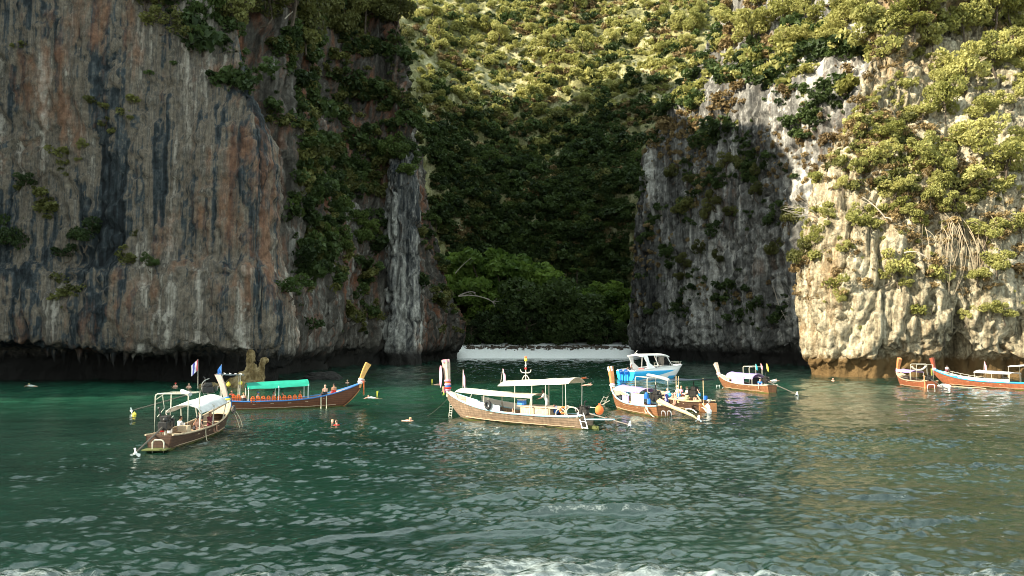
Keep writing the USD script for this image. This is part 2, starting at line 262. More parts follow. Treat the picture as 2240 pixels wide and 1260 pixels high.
# --- the sunlit cliff at the right
def PS(lip=3.2, notch=2.6, up=0.0, back=1.0):
    return [(-notch, -1.5), (-notch * .9, 1.2), (-notch * .8, lip - .7), (0, lip + .5), (1.1, 8), (.8, 15), (-1.0, 24), (-3.0 + up, 32), (-9 * back, 43), (-22 * back, 62), (-48 * back, 92), (-85 * back, 126)]
P_right = sweep([(92, 170, (-.6, .2), PS()), (70, 158, (-.8, .1), PS()), (55, 143, (-1, 0), PS(up=1)), (50.3, 134, (-1, -.3), PS(2.2, 1.8, up=1)), (51.3, 127.5, (-.9, -.7), PS(2.0, 1.6)), (56.5, 123.5, (-.6, -1), PS(2.6, 2.2)), (60, 122.6, (-.45, -1), PS(3.6, 2.6)), (64, 122, (-.35, -1), PS(2.6, 2.4)), (69, 121.9, (-.3, -1), PS(4.4, 3.4)), (74, 121.5, (-.3, -1), PS(3.2, 3.2)), (83, 120.5, (-.3, -1), PS(2.3, 2.2)), (88, 119.5, (-.3, -1), PS(3.9, 3.2)), (100, 117, (-.3, -1), PS()), (140, 108, (-.25, -1), PS()), (190, 95, (-.2, -1), PS())],
    0.33, (0.4, 0.35, 0.3, 0.3, 0.3, 0.3, 0.33, 0.33, 0.4, 0.6, 1.2, 2.0), lambda P, s: cliff_disp(P, s, 1.5, 1.15, .24, 1.2) * np.clip(.75 + P[..., 2] / 16, .7, 1.0) + (P[..., 2] > 30) * (meshkit.fbm(P * .11, 4, 79) - .5) * np.clip((P[..., 2] - 30) / 15, 0, 1) * 6
        - 3.2 * np.exp(-((P[..., 0] - 70.5 + .15 * (P[..., 2] - 6)) / 1.1) ** 2) * np.clip((13 - P[..., 2]) / 7, 0, 1), 21)
terrain('sunlit_cliff', P_right, ROCK_PALE)
ROCK_PILLAR = rock('pale_fluted_limestone', [(0.28, (0.03, 0.034, 0.036)), (0.42, (0.13, 0.125, 0.115)), (0.56, (0.30, 0.285, 0.25)), (0.74, (0.52, 0.49, 0.43))], (0.27, 0.12, 0.05), 0.6, base_dark=(3.6, 6.0, (0.022, 0.020, 0.017)), fine_streak=.9, rt=(.30, .40))
terrain('rock_pillar', P_pil, ROCK_PILLAR)
# ------------------------------------------------------------------ foliage looks
def leaf_mat(name, dark, light, trans=0.35, scale=0.22):
    return M(name, {'g': ('geometry', {}), 'n': ('noise_texture', {'scale': scale, 'detail': 4.0, 'roughness': 0.7}), 'o': ('object_info', {}), 'gi': ('math', {'math_type': 'multiply', 'value2': 0.34}),
        's': ('math', {'math_type': 'multiply_add', 'value2': 0.30}), 's2': ('math', {'math_type': 'add'}), 'half': ('math', {'math_type': 'multiply', 'value2': 0.75}),
        'r': ('rgb_ramp', {'ramp': [(0.35, dark), (0.85, light)]}),
        'd': ('principled_bsdf', {'roughness': 0.55, 'specular_ior_level': 0.25}), 't': ('translucent_bsdf', {}), 'm': ('mix_closure', {'fac': trans})},
        [('g.position', 'n.vector'), ('n.fac', 'half.value1'), ('o.random', 's.value1'), ('half.value', 's.value3'), ('g.random_per_island', 'gi.value1'), ('gi.value', 's2.value1'), ('s.value', 's2.value2'),
         ('s2.value', 'r.fac'), ('r.color', 'd.base_color'), ('r.color', 't.color'), ('d.BSDF', 'm.closure1'), ('t.BSDF', 'm.closure2')], 'm.closure')
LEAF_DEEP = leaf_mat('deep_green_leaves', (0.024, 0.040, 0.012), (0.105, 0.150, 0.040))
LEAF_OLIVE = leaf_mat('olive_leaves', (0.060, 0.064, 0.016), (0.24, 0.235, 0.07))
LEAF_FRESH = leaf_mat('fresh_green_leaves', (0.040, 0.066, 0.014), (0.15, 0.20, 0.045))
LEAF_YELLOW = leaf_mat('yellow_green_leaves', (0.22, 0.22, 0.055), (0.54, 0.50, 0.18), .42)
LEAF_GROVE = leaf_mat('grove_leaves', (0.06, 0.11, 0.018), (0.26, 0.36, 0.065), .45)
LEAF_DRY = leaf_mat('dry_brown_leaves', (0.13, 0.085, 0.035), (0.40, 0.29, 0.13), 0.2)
BARK = plain('bark', (0.085, 0.065, 0.048), 0.9, 0.4, 9, 0.1)
BARK_PALE = plain('bleached_wood', (0.42, 0.36, 0.29), 0.85, 0.3, 9, 0.1)

def leaves(c, n, size, rng, up=0.35):
    """n leaf sprays (bent quads) at the points c with random turns."""
    k = len(c); a = rng.normal(size=(k, 3)); a[:, 2] += up; a /= np.linalg.norm(a, axis=1, keepdims=True)
    b = np.cross(a, rng.normal(size=(k, 3))); b /= np.linalg.norm(b, axis=1, keepdims=True); d = np.cross(a, b)
    s = size * rng.uniform(.6, 1.4, (k, 1)); w = s * rng.uniform(.45, .8, (k, 1))
    v = np.stack([c - b * s, c - d * w + a * s * .2, c + b * s, c + d * w + a * s * .2], 1).reshape(-1, 3)
    i = np.arange(k)[:, None] * 4
    return v, np.vstack([i + [0, 1, 2], i + [0, 2, 3]])
def blob_points(n, rng, r=(1, 1, .75), shell=.5):
    d = rng.normal(size=(n, 3)); d /= np.linalg.norm(d, axis=1, keepdims=True)
    bump = .72 + .5 * meshkit.fbm(d * 2.2 + rng.uniform(0, 50, 3), 3, 5)[:, None]
    return d * (shell + (1 - shell) * rng.uniform(0, 1, (n, 1)) ** .4) * bump * np.array(r)
def crown_mesh(blobs, per, size, rng):
    V, Fc, o = [], [], 0
    for c, r in blobs:
        p = blob_points(per, rng, (r, r, r * .72)) + c
        v, f = leaves(p, per, size, rng); V.append(v); Fc.append(f + o); o += len(v)
    return trimesh.Trimesh(np.vstack(V), np.vstack(Fc), process=False)
rng = np.random.default_rng(17)
# ---- where the photograph shows a surface: nearest terrain vertex to a pixel
ALL = np.vstack([P.reshape(-1, 3) for P in SHEETS.values()])
NRM = []
for P in SHEETS.values():
    n = np.cross(np.gradient(P, axis=0), np.gradient(P, axis=1)); NRM.append((n / np.maximum(np.linalg.norm(n, axis=-1, keepdims=True), 1e-9)).reshape(-1, 3))
NRM = np.vstack(NRM); PIX = project(ALL)
ok_ = (PIX[:, 2] > 20) & (PIX[:, 0] > -300) & (PIX[:, 0] < 2540) & (PIX[:, 1] > -300)
CELL = 7
gx, gy = ((PIX[:, 0] + 300) / CELL).astype(int), ((PIX[:, 1] + 300) / CELL).astype(int)
ZB = np.full((420, 190), 1e9); sel = ok_ & (gy < 190) & (gx < 420)
np.minimum.at(ZB, (gx[sel], gy[sel]), PIX[sel, 2])
from scipy.ndimage import minimum_filter
ZBf = minimum_filter(ZB, 3)
def in_view(i, tol=6.0):
    return PIX[i, 2] < ZBf[np.clip(gx[i], 0, 419), np.clip(gy[i], 0, 189)] + tol
def surface(px, py):
    d = np.hypot(PIX[:, 0] - px, PIX[:, 1] - py); near = np.nonzero((d < 14) & ok_)[0]
    if not len(near): near = np.argsort(d)[:5]
    j = near[np.argmin(PIX[near, 2] + d[near] * .05)]
    return ALL[j], NRM[j]

# ---- the uncountable scrub that covers the slopes
protos = UsdGeom.Scope.Define(stage, '/World/Looks/scrub_shapes') if False else None
def scrub(name, label, m, weights, n, scale, seed, shapes=4, per=230, leaf=.19, flat=1.0, sink=.25):
    r = np.random.default_rng(seed)
    pi = UsdGeom.PointInstancer.Define(stage, '/World/' + name)
    for k in range(shapes):
        bl = [(np.array([0, 0, 0.0]), .8)] + [(np.r_[r.normal(0, .55, 2), r.uniform(-.1, .35)], r.uniform(.4, .65)) for _ in range(3)]
        g = usdkit.mesh(stage, f'/World/{name}/clump_{k}', crown_mesh(bl, per // 4 + 1, leaf, r), m)
        pi.GetPrototypesRel().AddTarget(g.GetPath())
    w = weights / weights.sum(); idx = r.choice(len(ALL), n, p=w)
    pos = ALL[idx] + r.normal(0, .25, (n, 3)) + NRM[idx] * scale[0] * .1
    sc = scale[0] * (scale[1] * 1.25 / scale[0]) ** (r.uniform(0, 1, n) ** 1.7) * r.uniform(.8, 1.25, n); ang = r.uniform(0, 2 * np.pi, n); tilt = r.normal(0, .25, (n, 2))
    q = trimesh.transformations
    quat = np.stack([np.cos(ang / 2), tilt[:, 0] * .5, tilt[:, 1] * .5, np.sin(ang / 2)], 1); quat /= np.linalg.norm(quat, axis=1, keepdims=True)
    pi.CreateProtoIndicesAttr(Vt.IntArray.FromNumpy(r.integers(0, shapes, n).astype(np.int32)))
    pi.CreatePositionsAttr(Vt.Vec3fArray.FromNumpy(pos.astype(np.float32)))
    pi.CreateScalesAttr(Vt.Vec3fArray.FromNumpy(np.stack([sc, sc, sc * flat], 1).astype(np.float32)))
    pi.CreateOrientationsAttr(Vt.QuathArray([Gf.Quath(float(a), float(b), float(c), float(d)) for a, b, c, d in quat]))
    tag(pi.GetPrim(), label, 'scrub', None, 'stuff')
sheet_id = np.concatenate([np.full(P.shape[0] * P.shape[1], i) for i, P in enumerate(SHEETS.values())])
areas = []
for P in SHEETS.values():
    a = np.linalg.norm(np.cross(np.gradient(P, axis=0), np.gradient(P, axis=1)), axis=-1); areas.append(a.ravel())
AREA = np.concatenate(areas)
vis = np.zeros(len(ALL), bool); vis[np.nonzero(ok_)[0]] = in_view(np.nonzero(ok_)[0])
front = ok_ & vis
X, Y, Z = ALL.T
n_lo = meshkit.fbm(ALL * .06, 3, 101); n_mid = meshkit.fbm(ALL * .16, 3, 102)
def mask(sid, f):
    return np.where((sheet_id == sid) & front, AREA * np.clip(f, 0, None), 0)
sm = lambda x, a, b: np.clip((x - a) / (b - a), 0, 1)
PXx, PYy = PIX[:, 0], PIX[:, 1]
# wooded wall: nearly all leaves above, bare pillar (840-915) and bare foot
pillar = np.exp(-((PXx - 878) / 45) ** 4) * (PYy > 350) * (PYy < 720)
foot = sm(Z, 7, 15)
scrub('wall_scrub', 'dark scrub hanging over the wooded wall left of the beach', LEAF_DEEP, mask(1, foot * (.02 + sm(n_mid, .46, .60)) * (1 - pillar) * (.35 + .65 * sm(Z, 10, 26))) + mask(0, sm(Z, 40, 52) * .5 * (PXx > 330) * sm(n_mid, .42, .6)), 1900, (.5, 2.3), 31)
scrub('wall_olive_scrub', 'olive and brownish scrub among the dark bushes of the wooded wall', LEAF_OLIVE, mask(1, foot * sm(n_mid, .5, .68) * (1 - pillar)) + mask(1, .5 * sm(Z, 60, 100) * sm(n_lo, .45, .6)), 1500, (.7, 1.9), 32)
# hillside
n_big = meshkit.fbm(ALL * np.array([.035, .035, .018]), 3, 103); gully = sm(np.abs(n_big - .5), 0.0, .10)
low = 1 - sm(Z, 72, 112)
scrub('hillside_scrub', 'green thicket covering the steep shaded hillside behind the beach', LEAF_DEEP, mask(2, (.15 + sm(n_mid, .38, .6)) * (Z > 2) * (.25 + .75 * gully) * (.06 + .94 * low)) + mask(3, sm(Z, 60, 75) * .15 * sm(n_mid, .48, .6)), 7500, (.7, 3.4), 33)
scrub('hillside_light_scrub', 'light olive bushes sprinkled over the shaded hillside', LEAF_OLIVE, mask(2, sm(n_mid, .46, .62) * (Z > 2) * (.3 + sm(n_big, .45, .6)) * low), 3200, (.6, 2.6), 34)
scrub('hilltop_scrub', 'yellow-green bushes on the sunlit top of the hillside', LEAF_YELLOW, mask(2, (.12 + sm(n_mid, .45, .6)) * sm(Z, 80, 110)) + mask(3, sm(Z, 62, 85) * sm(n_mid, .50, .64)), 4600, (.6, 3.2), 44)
scrub('hillside_dry_scrub', 'dry straw-coloured bushes on the hillside', LEAF_DRY, mask(2, sm(n_lo, .50, .64) * (Z > 8)) + mask(3, sm(Z, 60, 80) * sm(n_lo, .45, .65) * .6), 2600, (.5, 2.2), 35)
# grey wall
scrub('grey_wall_scrub', 'small dark bushes clinging to the grey wall in shade', LEAF_DEEP, mask(3, sm(Z, 8, 16) * sm(n_mid, .54, .68) * (Z < 85)), 700, (.6, 1.7), 36)
scrub('grey_wall_dry_scrub', 'rust brown dry growth streaking the grey wall', LEAF_DRY, mask(3, sm(Z, 10, 20) * sm(n_lo, .52, .66) * (Z < 75)), 600, (.3, 1.0), 37, flat=1.3)
# sunlit cliff
lit_top = .06 + sm(Z, 16, 34)
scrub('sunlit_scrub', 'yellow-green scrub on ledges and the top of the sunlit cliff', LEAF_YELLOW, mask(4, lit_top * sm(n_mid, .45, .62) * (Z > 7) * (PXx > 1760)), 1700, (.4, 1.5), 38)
scrub('sunlit_green_scrub', 'mid green bushes on the top of the sunlit cliff', LEAF_OLIVE, mask(4, sm(Z, 24, 40) * sm(n_lo, .47, .6)), 600, (.6, 1.7), 39)
scrub('sunlit_dry_scrub', 'dry brown twigs and grass on the sunlit cliff face', LEAF_DRY, mask(4, sm(Z, 11, 26) * sm(n_lo, .40, .62)), 3600, (.25, 1.1), 40, leaf=.16)
# left cliff
scrub('left_scrub', 'a few dark tufts on the streaked cliff at the left', LEAF_OLIVE, mask(0, sm(Z, 9, 13) * sm(n_mid, .60, .72) * (PXx < 300)), 160, (.4, 1.1), 41)

# ---- plants one can tell apart: trunk and crown, copies referenced from the first of each kind
def limb(p0, p1, r0, r1, rng, bend=.12, n=5):
    t = np.linspace(0, 1, n)[:, None]; L = np.linalg.norm(np.subtract(p1, p0))
    p = np.asarray(p0) * (1 - t) + np.asarray(p1) * t + np.sin(t * np.pi) * rng.normal(0, bend * L, (1, 3))
    return tube(p, np.linspace(r0, r1, n), 5)
TREES = {}
def tree_parts(kind, h, spread, nb, per, leaf, seed, lean=0.0, low=.45):
    r = np.random.default_rng(seed)
    top = np.array([lean * h, 0, h * .72]); trunk = [limb((0, 0, -.4), top, .035 * h, .018 * h, r)]
    blobs = []
    for k in range(nb):
        a = k / nb * 6.28 + r.uniform(-.4, .4); d = spread * r.uniform(.25, .95); z = h * r.uniform(low, 1.0) - d * .12
        c = np.array([lean * h * z / h + d * math.cos(a), d * math.sin(a), z]); blobs.append((c, spread * r.uniform(.30, .5)))
        st = np.array([lean * h * .4, 0, h * r.uniform(.25, .55)]); trunk.append(limb(st, c, .016 * h, .006 * h, r))
    return cat(trunk), crown_mesh(blobs, per, leaf, r)
def plant(kind, name, label, category, p, s, rz, group, mats, build):
    if kind not in TREES:
        t = thing(name, label, category, p, rz, group, scale=s)
        tk, cr = build()
        obj('trunk', tk, mats[1], t); obj('crown', cr, mats[0], t); TREES[kind] = t; return t
    return dup(TREES[kind], name, label, p, rz, group, s)
def bush(i): return lambda: tree_parts('b', 2.2, 1.35, 9, 170, .105, 200 + i, lean=.15, low=.4)
def canopy_tree(i): return lambda: tree_parts('c', 7.0, 3.4, 13, 150, .34, 300 + i, lean=.05, low=.5)
r2 = random.Random(4)
def place_plants(spots, kind, n_kinds, name, label, category, group, mats, build, size):
    for j, s in enumerate(spots):
        px, py = s[:2]; k = s[2] if len(s) > 2 else 1.0; lb = s[3] if len(s) > 3 else label
        if kind[:8] == 'sunlit_b' and lb == label and py < 350: lb_, gr_ = 'rounded yellow-green tree on the upper slope above the sunlit face', 'trees on the upper slope at the right'
        elif kind[:8] == 'hill_tre' and px > 1500: lb_, gr_ = 'rounded tree on the sunlit slope above the grey wall', 'trees above the grey wall'
        else: lb_, gr_ = lb, group if lb == label else None
        p, n = surface(px, py); e = size * k * r2.uniform(.85, 1.15)
        plant(f'{kind}{j % n_kinds}', name, lb_, category, p + n * .15 - np.array([0, 0, .2 * e]), (e * r2.uniform(.85, 1.2), e, e * r2.uniform(.75, 1.45)), r2.uniform(0, 6.28), gr_, mats, build(j % n_kinds))
# bright shrubs on the wooded wall
place_plants([(750, 480, 1.2, 'bright green shrub at the middle of the dark wooded wall, higher of two'), (720, 525, 1.0), (790, 500), (815, 515, 1.2), (745, 545, .9), (800, 545), (760, 560, .8), (825, 610, .9, 'small bright shrub just left of the foot of the grey pillar'), (690, 450, .9), (650, 490, .7), (700, 560, .7), (960, 500, 1.1), (975, 510), (840, 345, 1.2), (880, 350, 1.2), (800, 370), (640, 640, .9, 'yellowish shrub in the cleft right of the streaked cliff'), (905, 395), (680, 590, .7)],
    'wall_shrub', 3, 'wall_shrub', 'leafy shrub growing on the dark wooded wall', 'shrub', 'shrubs on the dark wooded wall', (LEAF_FRESH, BARK), bush, 2.0)
place_plants([(640, 60, 1.5), (720, 40, 1.4), (800, 60, 1.6), (860, 50, 1.5), (570, 40, 1.1), (520, 60, 1.0), (680, 90, 1.2), (350, 60, .9), (330, 20, .9), (420, 95, .8), (760, 95, 1.3), (830, 20, 1.4), (900, 90, 1.2)],
    'wall_tree', 3, 'wall_tree', 'dark rounded tree high on the wooded wall at the top left', 'tree', 'dark trees high on the wooded wall', (LEAF_OLIVE, BARK), bush, 2.6)
place_plants([(180, 545, 1.5, 'dark mossy bush on the ledge of the streaked cliff, the largest there'), (140, 565, .9, 'dark bush low on the ledge at the left of the streaked cliff'), (25, 560, 1.1, 'dark bush on the streaked cliff at the left edge'), (330, 585, .5, 'tiny green tuft on the rust-coloured ledge of the streaked cliff'), (60, 410, .7, 'dark tuft high at the left of the streaked cliff')],
    'ledge_bush', 2, 'ledge_bush', 'dark bush on the streaked cliff', 'bush', 'bushes on the streaked cliff', (LEAF_DEEP, BARK), bush, 1.5)
# grey wall
place_plants([(1500, 470, 1.0, 'leafy bush at the middle of the grey wall, left of the rust streaks'), (1560, 450), (1590, 470), (1540, 490), (1460, 390, 1.1, 'slender bush on the ledge near the top left of the grey wall'), (1500, 400), (1575, 370), (1650, 385), (1610, 375), (1480, 480), (1520, 560, .9, 'yellowish bush low in the middle of the grey wall'), (1480, 610, 1.1), (1490, 590), (1565, 575), (1430, 680, .7), (1715, 500), (1690, 560), (1655, 430), (1740, 590)],
    'grey_wall_bush', 3, 'grey_wall_bush', 'leafy bush clinging to the grey wall in shade', 'bush', 'bushes on the grey wall', (LEAF_OLIVE, BARK), bush, 1.8)
# sunlit cliff
place_plants([(2190, 390, 2.0, 'big bright yellow-green tree at the right edge above the white-canopied boat'), (2110, 410, 1.6), (2060, 420, 1.3), (2040, 390, 1.4), (1980, 420, 1.0), (2080, 470, 1.3), (2040, 460, 1.0), (2150, 530, 1.2, 'mid green tree hanging over the sunlit cliff below the big bright tree'), (1950, 440, 1.0), (1925, 345, 1.2), (1880, 390, .9), (1840, 420, .7), (1960, 620, 1.2, 'bright yellow-green bush spreading on the lower sunlit face'), (1935, 615, .8), (1985, 635, .7), (1840, 670, .7, 'small bright bush at the foot of the sunlit cliff near its left edge'), (1770, 540, .7, 'bush jutting from the left edge of the sunlit cliff'), (1845, 555, .6), (2140, 620, .9), (2180, 600, .9), (2200, 700, .9), (2160, 690, .9), (2100, 715, .6), (2230, 520, 1.1), (1995, 480, 1.0), (2010, 330, 1.1), (2080, 330, 1.3), (2150, 330, 1.4), (2220, 320, 1.5), (1950, 290, 1.2), (2010, 260, 1.2), (2070, 250, 1.4), (2140, 260, 1.5), (2200, 230, 1.5), (2060, 190, 1.4), (2120, 180, 1.5), (2180, 150, 1.6), (2230, 120, 1.5), (2050, 110, 1.6), (2110, 90, 1.7), (2000, 80, 1.8), (1980, 40, 1.8), (2040, 30, 1.8), (2100, 20, 1.8), (2170, 60, 1.8), (2220, 30, 1.7), (1870, 480, .7), (1800, 480, .5), (1905, 500, .6)],
    'sunlit_bush', 4, 'sunlit_bush', 'yellow-green bush growing on the sunlit cliff', 'bush', 'bushes on the sunlit cliff', (LEAF_YELLOW, BARK), bush, 1.5)
# upper hillside
hs = [(960 + 62 * i + r2.uniform(-18, 18), 22 + 38 * j + r2.uniform(-12, 12), r2.uniform(.7, 1.25)) for i in range(16) for j in range(3)]
place_plants(hs, 'hill_tree', 4, 'hillside_tree', 'rounded tree on the sunlit top of the hillside', 'tree', 'trees on the sunlit top of the hillside', (LEAF_YELLOW, BARK), bush, 3.1)
hs = [(960 + 48 * i + r2.uniform(-18, 18), 350 + 52 * j + r2.uniform(-16, 16), r2.uniform(.6, 1.2)) for i in range(10) for j in range(5) if 985 + j * 9 < 960 + 48 * i < 1400 - j * 8]
place_plants(hs, 'shade_tree', 4, 'shaded_tree', 'green tree on the shaded hillside behind the beach', 'tree', 'trees on the shaded hillside', (LEAF_FRESH, BARK), bush, 2.7)
# beach and the trees behind it
b0, b1 = on_z(1008, 783)[:2], on_z(1388, 783)[:2]
nb, mb = 90, 30
u, v = np.meshgrid(np.linspace(-.06, 1.06, nb), np.linspace(0, 1, mb), indexing='ij')
Pb = np.stack([b0[0] + (b1[0] - b0[0]) * u, 247 + 46 * v, -.5 + 5.2 * np.clip(v * 1.6, 0, 1) ** .8 + (meshkit.fbm(np.stack([u * 40, v * 20, 0 * u], -1), 3, 9) - .5) * .3], -1)
SAND = plain('pale_sand', (0.90, 0.875, 0.81), 0.95, 0.12, 1.6, 0.1, bump=.06)
tag(obj('beach', tri(Pb.reshape(-1, 3), grid_faces(nb, mb)), SAND, smooth=True), 'pale sand beach between the headland and the grey wall', None, None, 'structure')
dv, df, o = [], [], 0
for k in range(420):                            # wrack and driftwood along the top of the beach
    t = rng.uniform(0, 1); yv = 264 + rng.normal(0, 1.8) + 9 * rng.uniform(0, .6) ** 2; c = np.array([b0[0] + (b1[0] - b0[0]) * t, yv, -.5 + 5.2 * min(1, max(0, (yv - 247) / 46 * 1.6)) ** .8 + rng.uniform(.0, .30)])
    m_ = box((rng.uniform(.4, 2.0), .25, rng.uniform(.15, .5)), c, .05, rng.uniform(0, 3)); dv.append(m_)
tag(obj('driftwood_line', cat(dv), BARK), 'dark line of driftwood and debris along the top of the sand', 'debris', None, 'stuff')
def beach_plant(px, py, Y, kind, name, label, mats, build, s, group=None, h_top=None):
    p = at_y(px, py, Y); base = 4.3 + max(0, (Y - 285) * .35); height = max(p[2] - base, 2.0)
    return plant(kind, name, label, 'tree', (p[0], Y, base), s * height / 7.0 if kind[:5] != 'mound' else s * height / 7.0, r2.uniform(0, 6.28), group, mats, build)
beach_plant(1195, 622, 279, 'mound0', 'beach_tree', 'big dark rounded tree at the middle of the back of the beach', (LEAF_DEEP, BARK), lambda: tree_parts('m', 7, 4.9, 34, 190, .30, 410, low=.12), .98)
for i, (px, py, Y, s) in enumerate([(1120, 665, 276, 1.1), (1265, 655, 277, 1.1), (1070, 690, 274, 1.1), (1320, 690, 275, 1.0), (1030, 700, 272, 1.0), (1365, 705, 272, .9), (1150, 690, 272, 1.1), (1230, 695, 272, 1.1), (1300, 705, 270, .9)]):
    beach_plant(px, py, Y, f'front{i % 2}', 'beach_tree', 'low dark tree overhanging the back of the sand', (LEAF_DEEP, BARK), (lambda k: lambda: tree_parts('f', 7, 4.2, 18, 150, .32, 420 + k, low=.1))(i % 2), s, 'low dark trees behind the sand')
for i, (px, py, Y, s, lb) in enumerate([(1040, 575, 286, 1.0, 'tall fresh green tree left of the beach beside the headland'), (1075, 560, 292, 1.0, None), (1110, 570, 290, 1.0, None), (1015, 535, 296, .9, None), (1130, 585, 288, 1.0, 'light green tree behind the left of the big dark beach tree'), (1165, 570, 293, .9, None), (1210, 598, 288, .9, 'pale yellow-green tree just above the big dark beach tree'), (1265, 620, 285, .9, None), (1310, 625, 286, .9, None), (1340, 660, 282, .8, None), (1050, 630, 281, .9, None), (1095, 640, 280, .8, None), (1290, 660, 280, .8, None), (1350, 610, 288, .9, None)]):
    beach_plant(px, py, Y, f'green{i % 3}', 'jungle_tree', lb or 'fresh green tree in the grove behind the beach', (LEAF_GROVE, BARK), (lambda k: lambda: tree_parts('g', 7, 2.7, 12, 150, .30, 440 + k, low=.45))(i % 3), s, None if lb else 'fresh green trees behind the beach')
def palm(px, py, Y, seed, label):
    r = np.random.default_rng(seed); p = at_y(px, py, Y); base = 4.5 + max(0, (Y - 285) * .3); h = p[2] - base
    t = thing('palm_tree', label, 'palm', (p[0], Y, base))
    top = np.array([r.uniform(-1, 1), 0, h]); obj('trunk', tube(bez([(0, 0, -.3), (top[0] * .2, 0, h * .5), top], 8), np.linspace(.28, .16, 8), 7), BARK, t)
    for k in range(15):
        a = k / 15 * 6.28 + r.uniform(-.2, .2); el = r.uniform(-.1, 1.0); L = r.uniform(3.4, 4.4)
        s = np.linspace(0, 1, 10)[:, None]; dr = np.array([math.cos(a), math.sin(a), 0])
        spine = top + dr * s * L * math.cos(el * .8) + np.array([0, 0, 1]) * (s * L * math.sin(el) * .8 - s ** 2 * L * .62)
        side = np.cross(dr, [0, 0, 1]); V = []
        w = .75 * np.sin(s[:, 0] * np.pi * .92 + .15) + .05
        ms = [tube(spine, np.linspace(.035, .01, 10), 4)]
        for i in range(1, 10):
            for sg in (-1, 1):
                tip = spine[i] + sg * side * w[i] + dr * .35 - np.array([0, 0, .28])
                ms.append(trimesh.Trimesh([spine[i] - dr * .12, spine[i] + dr * .12, tip], [[0, 1, 2], [0, 2, 1]], process=False))
        obj('frond', cat(ms), LEAF_GROVE, t)
palm(1262, 590, 290, 1, 'palm above the right of the big dark beach tree')
palm(1092, 548, 294, 2, 'palm in the grove at the left behind the beach')
palm(1105, 612, 284, 3, 'low palm left of the big dark beach tree')

# ---- bare bleached branches
def bare(name, label, base, tips, r0, seed, twigs=3):
    r = np.random.default_rng(seed); base = np.asarray(base, float); t = thing(name, label, 'branch', base); 
    for tip in tips:
        q = np.asarray(tip) - base; mid = q * .5 + r.normal(0, .06, 3) * np.linalg.norm(q) + np.array([0, 0, .08 * np.linalg.norm(q)])
        c = bez([(0, 0, 0), mid, q], 10); ms = [tube(c, np.linspace(r0, r0 * .3, 10), 6)]
        for k in range(twigs):
            i = r.integers(4, 9); e = c[i] + (c[-1] - c[i - 3]) * r.uniform(.25, .5) + r.normal(0, .18, 3) * np.linalg.norm(q) * .6
            ms.append(tube(bez([c[i], (c[i] + e) / 2 + r.normal(0, .08, 3), e], 6), np.linspace(r0 * .4, r0 * .12, 6), 4))
        obj('branch', cat(ms), BARK_PALE, t)
bare('bare_branch', 'bleached bare branch arching over the left end of the beach', at_y(1003, 648, 250), [at_y(1085, 665, 247), at_y(1040, 640, 246)], .26, 1, 4)
bare('bare_branch', 'thin bleached branch slanting up from the headland beside the jungle', at_y(996, 598, 250), [at_y(1030, 565, 248)], .16, 2, 2)
bare('bare_branch', 'bleached bare shrub leaning out from the left edge of the sunlit cliff', at_y(1792, 478, 132), [at_y(1712, 458, 131), at_y(1722, 462, 132), at_y(1740, 422, 131), at_y(1735, 468, 130), at_y(1770, 425, 133)], .10, 3, 6)
bare('bare_branch', 'bare crooked branch lying across the middle of the sunlit cliff', surface(1965, 555)[0] + [0, -.8, 0], [at_y(2030, 566, surface(2000, 560)[0][1] - 1.5)], .12, 4, 3)
bare('bare_branch', 'bare twisted branch on the sunlit cliff near the big bright tree', surface(1930, 475)[0] + [0, -1, 0], [at_y(1885, 430, surface(1900, 440)[0][1] - 1.0), at_y(1950, 480, surface(1950, 480)[0][1] - 1.5)], .11, 5, 4)
bare('bare_branch', 'pale fallen trunk jutting at the right edge below the big bright tree', surface(2245, 455)[0] + [0, -1, 0], [at_y(2190, 460, surface(2190, 460)[0][1] - 2)], .14, 6, 1)
bare('bare_branch', 'thin bleached trunk high on the wooded wall at the top left', surface(640, 45)[0] + [0, -1, 0], [at_y(685, 5, surface(670, 20)[0][1] - 2)], .13, 7, 2)
bare('bare_branch', 'bare grey twigs at the foot of the grey wall near its right end', surface(1690, 655)[0] + [-.5, -.5, 0], [at_y(1735, 650, surface(1715, 650)[0][1] - 1), at_y(1720, 700, surface(1710, 690)[0][1] - 1), at_y(1690, 625, surface(1690, 630)[0][1] - 1)], .12, 8, 5)
# ---- hanging roots and lianas on the sunlit cliff
rt = []
for k in range(34):
    px = 2085 + rng.normal(0, 28); p, n = surface(px, 490 + rng.uniform(-30, 20)); e = surface(px + rng.normal(0, 16), 600 + rng.uniform(-70, 50))[0]
    rt.append(tube(bez([p + n * .5, (p + e) / 2 + n * .8 + rng.normal(0, .7, 3), e + n * .35], 7), np.linspace(1, .35, 7) * rng.uniform(.03, .07), 4))
tag(obj('hanging_roots', cat(rt), plain('root_brown', (.34, .27, .18), .9, .4, 6, .1)), 'pale hanging roots and vines on the sunlit cliff below the big bright tree', 'roots', None, 'stuff')
